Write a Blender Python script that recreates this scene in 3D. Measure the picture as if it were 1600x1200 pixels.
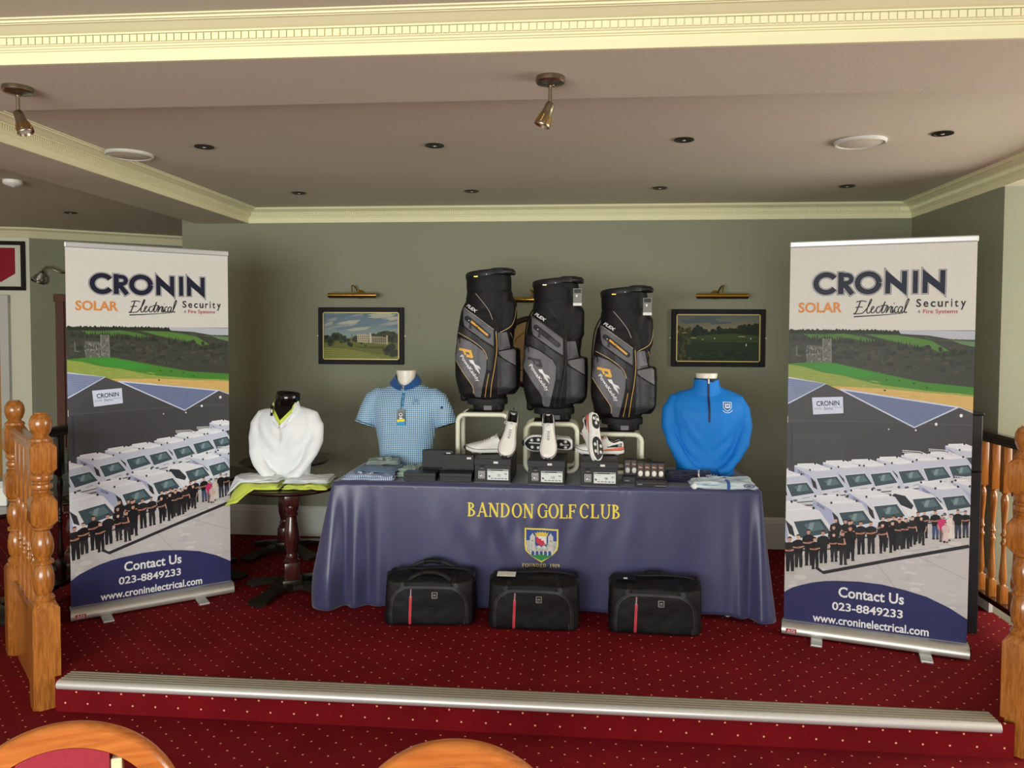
import bpy, bmesh, math, random
from mathutils import Vector, Matrix, Euler, noise
from mathutils.bvhtree import BVHTree
from mathutils.geometry import tessellate_polygon
PI = math.pi
SC = bpy.context.scene
COL = SC.collection
for _o in list(bpy.data.objects): bpy.data.objects.remove(_o)

# ------------------------------------------------------------------ camera
cam_d = bpy.data.cameras.new('camera'); cam = bpy.data.objects.new('camera', cam_d); COL.objects.link(cam)
F_PX, YAW, PITCH, ROLL, CAM_H = 1226.86, 0.0874944, 0.0393573, -0.00460255, 1.59
fw = Vector((-math.sin(YAW)*math.cos(PITCH), math.cos(YAW)*math.cos(PITCH), -math.sin(PITCH)))
r0 = Vector((math.cos(YAW), math.sin(YAW), 0)); d0 = fw.cross(r0)
rt = r0*math.cos(ROLL) + d0*math.sin(ROLL); dn = d0*math.cos(ROLL) - r0*math.sin(ROLL)
M = Matrix((rt, -dn, -fw)).transposed().to_4x4(); M.translation = Vector((0, 0, CAM_H))
cam.matrix_world = M
cam_d.sensor_width = 36; cam_d.lens = F_PX*36/1600; cam_d.shift_y = -(600-567.45)/1600
cam_d.clip_start = 0.05; cam_d.clip_end = 60
SC.camera = cam
# ------------------------------------------------------------------ light, world, exposure
w = bpy.data.worlds.new('sky'); SC.world = w; w.use_nodes = True
w.node_tree.nodes['Background'].inputs[0].default_value = (0.85, 0.93, 1.0, 1)
w.node_tree.nodes['Background'].inputs[1].default_value = 1.0
def area(name, loc, rot, sx, sy, power, col):
    l = bpy.data.lights.new(name, 'AREA'); l.shape = 'RECTANGLE'; l.size = sx; l.size_y = sy
    l.energy = power; l.color = col
    o = bpy.data.objects.new(name, l); COL.objects.link(o); o.location = loc; o.rotation_euler = rot
    return o
area('window_daylight', (-1.7, -3.4, 1.25), (math.radians(95), 0, 0), 4.2, 1.8, 375, (0.95, 1.0, 0.965))
area('window_daylight', (4.9, 3.2, 1.4), (math.radians(90), 0, math.radians(90)), 3.0, 1.8, 170, (1.0, 0.99, 0.93))
SC.view_settings.view_transform = 'Standard'; SC.view_settings.look = 'None'
SC.view_settings.exposure = 0.0; SC.view_settings.gamma = 1.0
SC.view_settings.use_curve_mapping = False

# ------------------------------------------------------------------ helpers
def lin(c):
    return c/12.92 if c <= 0.04045 else ((c+0.055)/1.055)**2.4
def S(r, g, b):
    return (lin(r/255), lin(g/255), lin(b/255))
def mat(name, rgb, rough=0.5, metal=0.0, spec=0.5, coat=0.0, nscale=0, namt=0.0, bump=0.0, bscale=60, sheen=0, trans=0, emis=0):
    m = bpy.data.materials.new(name); m.use_nodes = True
    nt = m.node_tree; b = nt.nodes['Principled BSDF']
    b.inputs['Base Color'].default_value = (*rgb, 1); b.inputs['Roughness'].default_value = rough
    b.inputs['Metallic'].default_value = metal; b.inputs['Specular IOR Level'].default_value = spec
    b.inputs['Coat Weight'].default_value = coat; b.inputs['Coat Roughness'].default_value = 0.15
    b.inputs['Sheen Weight'].default_value = sheen; b.inputs['Transmission Weight'].default_value = trans
    if emis:
        b.inputs['Emission Color'].default_value = (*rgb, 1); b.inputs['Emission Strength'].default_value = emis
    tc = nt.nodes.new('ShaderNodeTexCoord')
    n = nt.nodes.new('ShaderNodeTexNoise'); n.inputs['Scale'].default_value = nscale or 8; n.inputs['Detail'].default_value = 4
    nt.links.new(tc.outputs['Object'], n.inputs['Vector'])
    mx = nt.nodes.new('ShaderNodeMixRGB'); mx.inputs[1].default_value = (*[c*(1-namt) for c in rgb], 1)
    mx.inputs[2].default_value = (*[min(1, c*(1+namt)) for c in rgb], 1)
    nt.links.new(n.outputs['Fac'], mx.inputs[0]); nt.links.new(mx.outputs[0], b.inputs['Base Color'])
    if bump:
        n2 = nt.nodes.new('ShaderNodeTexNoise'); n2.inputs['Scale'].default_value = bscale; n2.inputs['Detail'].default_value = 3
        nt.links.new(tc.outputs['Object'], n2.inputs['Vector'])
        bp = nt.nodes.new('ShaderNodeBump'); bp.inputs['Strength'].default_value = bump; bp.inputs['Distance'].default_value = 0.01
        nt.links.new(n2.outputs['Fac'], bp.inputs['Height']); nt.links.new(bp.outputs[0], b.inputs['Normal'])
    return m
def math_node(nt, op, a, b=None):
    n = nt.nodes.new('ShaderNodeMath'); n.operation = op
    for i, v in enumerate((a, b)):
        if v is None: continue
        if isinstance(v, (int, float)): n.inputs[i].default_value = v
        else: nt.links.new(v, n.inputs[i])
    return n.outputs[0]
def wood(name, c1, c2, rough=0.3, axis='Z', scale=9, coat=0.4):
    m = bpy.data.materials.new(name); m.use_nodes = True; nt = m.node_tree; b = nt.nodes['Principled BSDF']
    tc = nt.nodes.new('ShaderNodeTexCoord'); mp = nt.nodes.new('ShaderNodeMapping')
    sc = {'Z': (1, 1, .10), 'X': (.10, 1, 1), 'Y': (1, .1, 1)}[axis]
    mp.inputs['Scale'].default_value = sc
    nt.links.new(tc.outputs['Object'], mp.inputs['Vector'])
    n = nt.nodes.new('ShaderNodeTexNoise'); n.inputs['Scale'].default_value = scale*9; n.inputs['Detail'].default_value = 5; n.inputs['Distortion'].default_value = 1.2
    nt.links.new(mp.outputs[0], n.inputs['Vector'])
    r = nt.nodes.new('ShaderNodeValToRGB'); r.color_ramp.elements[0].position = .35; r.color_ramp.elements[1].position = .65
    r.color_ramp.elements[0].color = (*c1, 1); r.color_ramp.elements[1].color = (*c2, 1)
    nt.links.new(n.outputs['Fac'], r.inputs[0]); nt.links.new(r.outputs[0], b.inputs['Base Color'])
    b.inputs['Roughness'].default_value = rough; b.inputs['Coat Weight'].default_value = coat; b.inputs['Coat Roughness'].default_value = .12
    return m
def carpet(name, axes):
    m = bpy.data.materials.new(name); m.use_nodes = True; nt = m.node_tree; b = nt.nodes['Principled BSDF']
    tc = nt.nodes.new('ShaderNodeTexCoord'); sp = nt.nodes.new('ShaderNodeSeparateXYZ'); nt.links.new(tc.outputs['Object'], sp.inputs[0])
    u = math_node(nt, 'MULTIPLY', sp.outputs[axes[0]], 1/0.107); v = math_node(nt, 'MULTIPLY', sp.outputs[axes[1]], 1/0.104)
    def dots(du, dv):
        a = math_node(nt, 'SUBTRACT', math_node(nt, 'FRACT', math_node(nt, 'ADD', u, 100+du)), .5)
        c = math_node(nt, 'SUBTRACT', math_node(nt, 'FRACT', math_node(nt, 'ADD', v, 100+dv)), .5)
        d = math_node(nt, 'SQRT', math_node(nt, 'ADD', math_node(nt, 'MULTIPLY', a, a), math_node(nt, 'MULTIPLY', c, c)))
        return math_node(nt, 'LESS_THAN', d, .040)
    f = math_node(nt, 'MAXIMUM', dots(0, 0), dots(.5, .5))
    n = nt.nodes.new('ShaderNodeTexNoise'); n.inputs['Scale'].default_value = 3; n.inputs['Detail'].default_value = 6
    nt.links.new(tc.outputs['Object'], n.inputs['Vector'])
    r = nt.nodes.new('ShaderNodeValToRGB'); r.color_ramp.elements[0].position = .3; r.color_ramp.elements[1].position = .7
    r.color_ramp.elements[0].color = (*S(104, 10, 18), 1); r.color_ramp.elements[1].color = (*S(126, 15, 24), 1)
    nt.links.new(n.outputs['Fac'], r.inputs[0])
    mx = nt.nodes.new('ShaderNodeMixRGB'); nt.links.new(f, mx.inputs[0]); nt.links.new(r.outputs[0], mx.inputs[1])
    mx.inputs[2].default_value = (*S(240, 176, 140), 1); nt.links.new(mx.outputs[0], b.inputs['Base Color'])
    b.inputs['Roughness'].default_value = .95; b.inputs['Specular IOR Level'].default_value = .15
    n2 = nt.nodes.new('ShaderNodeTexNoise'); n2.inputs['Scale'].default_value = 350; nt.links.new(tc.outputs['Object'], n2.inputs['Vector'])
    bp = nt.nodes.new('ShaderNodeBump'); bp.inputs['Strength'].default_value = .5; bp.inputs['Distance'].default_value = .004
    nt.links.new(n2.outputs['Fac'], bp.inputs['Height']); nt.links.new(bp.outputs[0], b.inputs['Normal'])
    return m
def vcol_mat(name, rough=.5, noise_amt=.1, nscale=60, coat=0, spec=.5):
    m = bpy.data.materials.new(name); m.use_nodes = True; nt = m.node_tree; b = nt.nodes['Principled BSDF']
    a = nt.nodes.new('ShaderNodeVertexColor'); a.layer_name = 'Col'
    tc = nt.nodes.new('ShaderNodeTexCoord'); n = nt.nodes.new('ShaderNodeTexNoise'); n.inputs['Scale'].default_value = nscale; n.inputs['Detail'].default_value = 5
    nt.links.new(tc.outputs['Object'], n.inputs['Vector'])
    k = math_node(nt, 'ADD', math_node(nt, 'MULTIPLY', n.outputs['Fac'], 2*noise_amt), 1-noise_amt)
    mx = nt.nodes.new('ShaderNodeVectorMath'); mx.operation = 'SCALE'
    nt.links.new(a.outputs[0], mx.inputs[0]); nt.links.new(k, mx.inputs['Scale'])
    nt.links.new(mx.outputs[0], b.inputs['Base Color']); b.inputs['Roughness'].default_value = rough
    b.inputs['Coat Weight'].default_value = coat; b.inputs['Specular IOR Level'].default_value = spec
    return m

class MB:
    """collects geometry; build() links it as one mesh object"""
    def __init__(s): s.v = []; s.f = []
    def add(s, vs, fs, mtx=None):
        o = len(s.v)
        s.v += [tuple(mtx @ Vector(p)) if mtx else tuple(p) for p in vs]
        s.f += [tuple(i+o for i in f) for f in fs]
        return s
    def box(s, x0, x1, y0, y1, z0, z1, mtx=None, ch=0.0):
        if ch:
            return s.rbox((x0+x1)/2, (y0+y1)/2, (z0+z1)/2, abs(x1-x0), abs(y1-y0), abs(z1-z0), ch, mtx)
        vs = [(x, y, z) for z in (z0, z1) for y in (y0, y1) for x in (x0, x1)]
        return s.add(vs, [(0, 2, 3, 1), (4, 5, 7, 6), (0, 1, 5, 4), (2, 6, 7, 3), (0, 4, 6, 2), (1, 3, 7, 5)], mtx)
    def rbox(s, cx, cy, cz, w, d, h, c, mtx=None):   # chamfered box
        bm = bmesh.new(); bmesh.ops.create_cube(bm, size=1)
        for v in bm.verts: v.co = Vector((v.co.x*w+cx, v.co.y*d+cy, v.co.z*h+cz))
        bmesh.ops.bevel(bm, geom=bm.edges[:], offset=min(c, w*.45, d*.45, h*.45), segments=2, affect='EDGES', profile=.5)
        bm.verts.index_update(); vs = [v.co.copy() for v in bm.verts]; fs = [[v.index for v in f.verts] for f in bm.faces]; bm.free()
        return s.add(vs, fs, mtx)
    def lathe(s, prof, seg=24, mtx=None, ring=None):   # prof [(r,z)]; ring: annular section, open in the middle
        vs = []; fs = []; n = len(prof); mr = max(p[0] for p in prof)
        if ring is None: ring = min(prof[0][0], prof[-1][0]) > .45*mr and math.dist(prof[0], prof[-1]) < .5*mr
        for k in range(seg):
            a = 2*PI*k/seg
            for r, z in prof: vs.append((r*math.cos(a), r*math.sin(a), z))
        for k in range(seg):
            k2 = (k+1) % seg
            for i in range(n if ring else n-1): i2 = (i+1) % n; fs.append((k*n+i, k2*n+i, k2*n+i2, k*n+i2))
        if not ring: fs.append(tuple(k*n for k in range(seg))[::-1]); fs.append(tuple(k*n+n-1 for k in range(seg)))
        return s.add(vs, fs, mtx)
    def tube(s, pts, r, seg=8, mtx=None, closed=False, flat=1.0):
        pts = [Vector(p) for p in pts]; n = len(pts); vs = []; fs = []
        rs = r if isinstance(r, (list, tuple)) else [r]*n
        prev = None
        for i, p in enumerate(pts):
            a = pts[(i-1) % n] if (closed or i > 0) else p; b = pts[(i+1) % n] if (closed or i < n-1) else p
            t = (b-a).normalized()
            if prev is None:
                up = Vector((0, 0, 1)) if abs(t.z) < .9 else Vector((0, 1, 0)); u = t.cross(up).normalized()
            else: u = (prev - t*prev.dot(t)).normalized()
            prev = u; v = t.cross(u)
            for k in range(seg):
                an = 2*PI*k/seg; vs.append(p+u*math.cos(an)*rs[i]+v*math.sin(an)*rs[i]*flat)
        m = n if closed else n-1
        for i in range(m):
            j = (i+1) % n
            for k in range(seg): k2 = (k+1) % seg; fs.append((i*seg+k, i*seg+k2, j*seg+k2, j*seg+k))
        if not closed: fs.append(tuple(range(seg))[::-1]); fs.append(tuple((n-1)*seg+k for k in range(seg)))
        return s.add(vs, fs, mtx)
    def loft(s, secs, seg=28, p=2.4, mtx=None):
        # secs: (z, cx, cy, rx, ry)
        vs = []; fs = []
        for z, cx, cy, rx, ry in secs:
            for k in range(seg):
                a = 2*PI*k/seg; c, n_ = math.cos(a), math.sin(a)
                vs.append((cx+rx*math.copysign(abs(c)**(2/p), c), cy+ry*math.copysign(abs(n_)**(2/p), n_), z))
        for i in range(len(secs)-1):
            for k in range(seg): k2 = (k+1) % seg; fs.append((i*seg+k, i*seg+k2, (i+1)*seg+k2, (i+1)*seg+k))
        fs.append(tuple(range(seg))[::-1]); fs.append(tuple((len(secs)-1)*seg+k for k in range(seg)))
        return s.add(vs, fs, mtx)
    def prism(s, poly, y0, y1, mtx=None):             # poly in (x,z), extruded in y
        n = len(poly); vs = [(x, y0, z) for x, z in poly]+[(x, y1, z) for x, z in poly]
        tris = tessellate_polygon([[Vector((x, z, 0)) for x, z in poly]])
        fs = [tuple(t) for t in tris]+[tuple(i+n for i in t)[::-1] for t in tris]
        fs += [(i, (i+1) % n, (i+1) % n+n, i+n) for i in range(n)]
        return s.add(vs, fs, mtx)
    def sweep(s, prof, path, mtx=None):
        """prof [(out,z)], path [(x,y)] open polyline; out is to the LEFT of travel; mitred"""
        n = len(prof); vs = []; fs = []; P = [Vector((x, y)) for x, y in path]
        for i, p in enumerate(P):
            ds = []
            if i > 0: ds.append((P[i]-P[i-1]).normalized())
            if i < len(P)-1: ds.append((P[i+1]-P[i]).normalized())
            ns = [Vector((-d.y, d.x)) for d in ds]; nn = sum(ns, Vector((0, 0))); nn = nn/len(ns); nn = nn/max(nn.length_squared, .2)
            for o, z in prof: vs.append((p.x+nn.x*o, p.y+nn.y*o, z))
        for i in range(len(P)-1):
            for k in range(n): k2 = (k+1) % n; fs.append((i*n+k, (i+1)*n+k, (i+1)*n+k2, i*n+k2))
        fs.append(tuple(range(n))); fs.append(tuple((len(P)-1)*n+k for k in range(n))[::-1])
        return s.add(vs, fs, mtx)
    def mesh(s, name):
        me = bpy.data.meshes.new(name); me.from_pydata(s.v, [], s.f)
        bm = bmesh.new(); bm.from_mesh(me); bmesh.ops.recalc_face_normals(bm, faces=bm.faces); bm.to_mesh(me); bm.free()
        return me
    def build(s, name, m, parent=None, smooth=False, loc=None, auto=None):
        me = s.mesh(name); o = bpy.data.objects.new(name, me); COL.objects.link(o)
        me.materials.append(m)
        if parent: o.parent = parent
        if loc: o.location = loc
        if smooth or auto:
            for p in me.polygons: p.use_smooth = True
            if auto:
                me.set_sharp_from_angle(angle=math.radians(auto))
        return o
def thing(name, label, cat, loc=(0, 0, 0), rz=0, group=None, rot=None):
    o = bpy.data.objects.new(name, None); o.empty_display_size = .1; COL.objects.link(o)
    o.location = loc; o.rotation_euler = rot or (0, 0, rz)
    o['label'] = label; o['category'] = cat
    if group: o['group'] = group
    return o
def tag(o, label, cat, group=None):
    o['label'] = label; o['category'] = cat
    if group: o['group'] = group
    return o
def struct(o): o['kind'] = 'structure'; return o
def kids(o): return [c for c in bpy.data.objects if c.parent == o]
def dup(root, loc, rz=None, label=None, rot=None):
    r = root.copy(); COL.objects.link(r); r.location = loc
    if rz is not None: r.rotation_euler = (0, 0, rz)
    if rot: r.rotation_euler = rot
    if label: r['label'] = label
    for ch in kids(root):
        c = ch.copy(); COL.objects.link(c); c.parent = r
        for g in kids(ch):
            d = g.copy(); COL.objects.link(d); d.parent = c
    return r
def remesh(name, mb, m, parent, voxel=.01, smooth=4, fn=None):
    """weld overlapping closed shapes into one continuous surface, then displace with fn(co, normal)"""
    me = mb.mesh(name); o = bpy.data.objects.new(name, me); COL.objects.link(o)
    md = o.modifiers.new('r', 'REMESH'); md.mode = 'VOXEL'; md.voxel_size = voxel; md.use_smooth_shade = True
    sm = o.modifiers.new('s', 'SMOOTH'); sm.iterations = smooth; sm.factor = .6
    dg = bpy.context.evaluated_depsgraph_get(); me2 = bpy.data.meshes.new_from_object(o.evaluated_get(dg))
    o.modifiers.clear(); o.data = me2; me2.name = name
    if fn:
        nr = [v.normal.copy() for v in me2.vertices]
        for v, n in zip(me2.vertices, nr): v.co = v.co + n*fn(v.co, n)
    for p in me2.polygons: p.use_smooth = True
    me2.materials.clear(); me2.materials.append(m)
    if parent: o.parent = parent
    return o
def bvh_of(o):
    me = o.data
    return BVHTree.FromPolygons([v.co.copy() for v in me.vertices], [tuple(p.vertices) for p in me.polygons])

# ---- built-in font outlines as triangles
_tc = {}
def text_tris(s, bold=0.0, shear=0.0):
    k = (s, bold, shear)
    if k in _tc: return _tc[k]
    cu = bpy.data.curves.new('t', 'FONT'); cu.body = s; cu.size = 1; cu.offset = bold; cu.shear = shear; cu.resolution_u = 3
    cu.fill_mode = 'FRONT'
    o = bpy.data.objects.new('t', cu); COL.objects.link(o)
    dg = bpy.context.evaluated_depsgraph_get(); me = bpy.data.meshes.new_from_object(o.evaluated_get(dg))
    me.calc_loop_triangles()
    vs = [(v.co.x, v.co.y) for v in me.vertices]; ts = [tuple(t.vertices) for t in me.loop_triangles]
    x0 = min(v[0] for v in vs); x1 = max(v[0] for v in vs); y0 = min(v[1] for v in vs); y1 = max(v[1] for v in vs)
    vs = [((x-x0)/(x1-x0), (y-y0)/(y1-y0)) for x, y in vs]
    bpy.data.objects.remove(o); bpy.data.curves.remove(cu); bpy.data.meshes.remove(me)
    _tc[k] = [(vs[a], vs[b], vs[c]) for a, b, c in ts]
    return _tc[k]
def clip_tri(poly, x0, x1, y0, y1):
    for ax, lim, sg in ((0, x0, 1), (0, x1, -1), (1, y0, 1), (1, y1, -1)):
        out = []
        for i in range(len(poly)):
            a, b = poly[i-1], poly[i]; ia = (a[ax]-lim)*sg >= 0; ib = (b[ax]-lim)*sg >= 0
            if ia != ib:
                t = (lim-a[ax])/(b[ax]-a[ax]); out.append((a[0]+(b[0]-a[0])*t, a[1]+(b[1]-a[1])*t))
            if ib: out.append(b)
        poly = out
        if len(poly) < 3: return []
    return poly
class Art:
    """flat print: coloured polygons in 2-D, y downwards, stacked in hair-thin layers"""
    def __init__(s, tf=None, clip=None): s.tris = []; s.layer = 0; s.tf = tf or (lambda x, y: (x, y)); s.clip = clip
    def _t(s, t, c):
        if s.clip:
            p = clip_tri(list(t), *s.clip)
            for i in range(1, len(p)-1): s.tris.append(((p[0], p[i], p[i+1]), c, s.layer))
        else: s.tris.append((t, c, s.layer))
    def poly(s, pts, c, raw=False, inc=1):
        s.layer += inc
        P = pts if raw else [s.tf(*p) for p in pts]
        for a, b, d in tessellate_polygon([[Vector((x, y, 0)) for x, y in P]]): s._t((P[a], P[b], P[d]), c)
    def line(s, pts, w, c, raw=False, closed=False, w2=None):
        P = [Vector(p if raw else s.tf(*p)) for p in pts]; s.layer += 1; n = len(P)
        L = []
        for i in range(n):
            a = P[(i-1) % n] if (closed or i) else P[i]; b = P[(i+1) % n] if (closed or i < n-1) else P[i]
            d = (b-a).normalized(); nn = Vector((-d.y, d.x)); ww = w if w2 is None else w+(w2-w)*i/max(1, n-1)
            L.append((tuple(P[i]+nn*ww/2), tuple(P[i]-nn*ww/2)))
        for i in range(n if closed else n-1):
            (a, b), (d, e) = L[i], L[(i+1) % n]; s._t((a, b, e), c); s._t((a, e, d), c)
    def ell(s, x, y, rx, ry, c, n=14, raw=False):
        s.poly([(x+rx*math.cos(2*PI*k/n), y+ry*math.sin(2*PI*k/n)) for k in range(n)], c, raw, .3)
    def text(s, t, box, c, bold=0, shear=0, raw=True, quad=None):
        """box x0,y0,x1,y1 (y down) or quad = TL,TR,BL"""
        s.layer += 1
        for tri in text_tris(t, bold, shear):
            P = []
            for u, v in tri:
                if quad:
                    (ax, ay), (bx, by), (cx, cy) = quad; x = ax+(bx-ax)*u+(cx-ax)*(1-v); y = ay+(by-ay)*u+(cy-ay)*(1-v)
                else: x0, y0, x1, y1 = box; x = x0+(x1-x0)*u; y = y1+(y0-y1)*v
                P.append((x, y) if raw else s.tf(x, y))
            s._t(tuple(P), c)
    def build(s, name, m, parent, to3, eps=.0002, bvh=None, maxlen=None, dirn=(0, 1, 0), off=.001, start=-1.0):
        """to3(x,y) -> (X,Z) in the parent's frame; facing -Y; bvh: lay the print on that surface"""
        vs = []; fs = []; cols = []
        def emit(t, c, L):
            if maxlen:
                e = [math.dist(t[i], t[(i+1) % 3]) for i in range(3)]; k = max(range(3), key=lambda i: e[i])
                if e[k] > maxlen:
                    a, b, d = t[k], t[(k+1) % 3], t[(k+2) % 3]; mm = ((a[0]+b[0])/2, (a[1]+b[1])/2)
                    emit((a, mm, d), c, L); emit((mm, b, d), c, L); return
            P = []
            for p in t:
                if bvh:
                    hit = bvh.ray_cast(Vector((p[0], start, p[1])), Vector(dirn))
                    if hit[0] is None: return
                    P.append(hit[0]+Vector((0, -1, 0))*(off+eps*L))
                else: P.append((p[0], -off-eps*L, p[1]))
            o = len(vs); vs.extend(P); fs.append((o, o+1, o+2)); cols.append(c)
        for t, c, L in s.tris: emit(tuple(to3(*p) for p in t), c, L)
        me = bpy.data.meshes.new(name); me.from_pydata([tuple(v) for v in vs], [], fs)
        for i, p in enumerate(me.polygons):
            if p.normal.y > 0: p.flip()
        ca = me.color_attributes.new('Col', 'FLOAT_COLOR', 'CORNER')
        buf = []
        for c in cols: buf += [c[0], c[1], c[2], 1.0]*3
        ca.data.foreach_set('color', buf)
        me.materials.append(m); o = bpy.data.objects.new(name, me); COL.objects.link(o); o.parent = parent
        if bvh:
            for p in me.polygons: p.use_smooth = False
        return o
def jag(pts, amp, step, rnd):
    out = []
    for (x0, y0), (x1, y1) in zip(pts, pts[1:]):
        n = max(1, int(math.dist((x0, y0), (x1, y1))/step))
        for i in range(n):
            t = i/n; out.append((x0+(x1-x0)*t, y0+(y1-y0)*t-rnd.random()*amp*(1 if i else 0)))
    out.append(pts[-1]); return out
def spline(pts, n=6):
    out = []; P = [pts[0]]+list(pts)+[pts[-1]]
    for i in range(1, len(P)-2):
        p0, p1, p2, p3 = [Vector(q) for q in P[i-1:i+3]]
        for k in range(n):
            t = k/n; out.append(tuple(.5*((2*p1)+(p2-p0)*t+(2*p0-5*p1+4*p2-p3)*t*t+(3*p1-p0-3*p2+p3)*t**3)))
    out.append(tuple(pts[-1])); return out

# ------------------------------------------------------------------ materials
M_wall = mat('sage_grey_wall_paint', S(137, 139, 117), .75, nscale=2, namt=.05, bump=.15, bscale=180)
M_cream = mat('cream_wall_paint', S(232, 229, 205), .7, nscale=2, namt=.03, bump=.1, bscale=150)
M_ceil = mat('pale_mauve_ceiling_paint', S(202, 196, 176), .85, nscale=1.2, namt=.04, bump=.1, bscale=90)
M_cornice = mat('cream_plaster', S(230, 226, 184), .6, nscale=6, namt=.03)
M_skirt = mat('off_white_skirting_paint', S(205, 205, 196), .45, nscale=4, namt=.03)
M_carpet = carpet('red_dotted_carpet', (0, 1)); M_carpet_r = carpet('red_dotted_carpet_riser', (0, 2))
M_oak = wood('golden_varnished_oak', S(140, 82, 30), S(180, 114, 50), .25)
M_lip = mat('bright_aluminium_lip', S(226, 226, 222), .38, .5, nscale=20, namt=.03)
M_tread = mat('beige_ribbed_tread', S(158, 150, 132), .55, .2, nscale=20, namt=.06)
M_frameblk = mat('black_picture_frame', S(20, 17, 15), .6, spec=.25)
M_oakd = wood('golden_oak_rail', S(140, 80, 32), S(172, 106, 50), .28, 'X')
M_dark = wood('dark_stained_and_shaded_wood', S(30, 17, 12), S(46, 24, 18), .25)  # real dark stain; also puts shade into the left balustrade's colour
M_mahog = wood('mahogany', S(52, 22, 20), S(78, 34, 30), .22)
M_beech = wood('orange_beech', S(170, 92, 36), S(196, 116, 52), .25, 'X', 5)
M_brown = wood('brown_door_frame', S(84, 44, 24), S(104, 56, 32), .6, coat=0)
M_ydoor = wood('yellow_oak_door', S(168, 118, 40), S(188, 138, 54), .35)
M_alu = mat('brushed_aluminium', S(205, 203, 196), .42, .75, nscale=30, namt=.05)
M_aluw = mat('satin_aluminium', S(200, 202, 200), .4, .6, nscale=20, namt=.04)
M_steel = mat('brushed_nickel', S(150, 140, 118), .28, 1.0, nscale=40, namt=.1)
M_brass = mat('polished_brass', S(190, 150, 70), .22, 1.0, nscale=10, namt=.08)
M_black = mat('black_plastic', S(18, 18, 20), .4, spec=.35, nscale=20, namt=.1)
M_blackg = mat('gloss_black_plastic', S(10, 10, 12), .12, nscale=20, namt=.1)
M_bnylon = mat('black_nylon', S(15, 15, 16), .6, spec=.3, nscale=40, namt=.15, bump=.25, bscale=120)
M_bnyl2 = mat('dark_grey_nylon', S(34, 35, 37), .6, spec=.3, nscale=40, namt=.15, bump=.25, bscale=90)
M_card = mat('matte_black_card', S(30, 30, 33), .5, spec=.35, nscale=30, namt=.1)
M_white = mat('white_plastic', S(238, 236, 226), .4, nscale=10, namt=.02)
M_print = vcol_mat('matt_print', .45, .07, 70, spec=.2)
M_emb = vcol_mat('embroidery', .6, .12, 500)
M_navy = mat('navy_satin_cloth', S(66, 66, 104), .34, nscale=6, namt=.05, bump=.05, bscale=12, sheen=.25)
M_glass = mat('clear_glass', (1, 1, 1), .05, trans=1.0)
M_lens = mat('frosted_lamp_lens', S(215, 210, 190), .3)
M_red = mat('crimson_upholstery', S(150, 22, 44), .7, nscale=60, namt=.1, bump=.2, bscale=300)
M_pale = mat('pale_wood', S(236, 214, 170), .4, nscale=12, namt=.06)
M_bronze = mat('dark_bronze_metal', S(58, 54, 44), .35, .7, nscale=20, namt=.1)
# ================================================================== THE ROOM
ZC, ZS, ZF = 2.525, 2.42, -0.145        # ceiling, beam soffit, lower floor (stage floor is z = 0)
def bx_struct(name, m, *a):
    return struct(MB().box(*a).build(name, m))
struct(MB().add([(-7, -3.5, ZF), (5, -3.5, ZF), (5, 9, ZF), (-7, 9, ZF), (-7, -3.5, ZF-.1), (5, -3.5, ZF-.1), (5, 9, ZF-.1), (-7, 9, ZF-.1)],
    [(0, 1, 2, 3), (7, 6, 5, 4), (0, 4, 5, 1), (1, 5, 6, 2), (2, 6, 7, 3), (3, 7, 4, 0)]).build('floor', M_carpet))
stage = [(-2.37, 3.325), (1.72, 3.325), (2.36, 3.965), (2.36, 5.9), (-3.05, 5.9), (-3.05, 4.01)]
n_ = len(stage)
st = struct(MB().add([(x, y, 0) for x, y in stage]+[(x, y, ZF+.001) for x, y in stage], [tuple(range(n_))]+[(i, i+n_, (i+1) % n_+n_, (i+1) % n_) for i in range(n_)]).build('floor_stage', M_carpet))
rs = struct(MB().box(-2.40, 1.75, 3.318, 3.326, ZF, -.001).build('trim_step_riser', M_carpet_r))
rs.location = (0.03, 0, 0.0)
# aluminium stair nosing: tread plate with ribs and a round lip
nz = thing('stair_nosing', 'long ribbed aluminium nosing along the front edge of the carpeted stage', 'stair nosing', (-.3, 3.32, 0))
MB().box(-2.045, 2.015, -.004, .082, .001, .007).build('tread_plate', M_tread, nz)
lip = MB(); lip.tube([(-2.045, -.016, -.0125), (2.015, -.016, -.0125)], .0205, 16); lip.build('rounded_lip', M_lip, nz, auto=40)
for k in range(4):
    MB().box(-2.045, 2.015, .004+k*.021, .008+k*.021, .007, .0095).build('rib', M_tread, nz)
struct(MB().box(-7, 5, -3.5, 9, ZC, ZC+.1).build('ceiling', M_ceil))
bx_struct('wall_back', M_wall, -2.98, 2.6, 5.9, 6.05, ZF, ZC)
bx_struct('wall_right', M_wall, 2.36, 2.5, 4.66, 5.9, ZF, ZC)
bx_struct('wall_right_return', M_cream, 2.5, 5.0, 4.83, 4.95, ZF, ZC)
bx_struct('wall_far_right', M_cream, 5.0, 5.1, -3.5, 4.95, ZF, ZC)
bx_struct('wall_left', M_cream, -7.1, -7.0, -3.5, 9, ZF, ZC)
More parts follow.
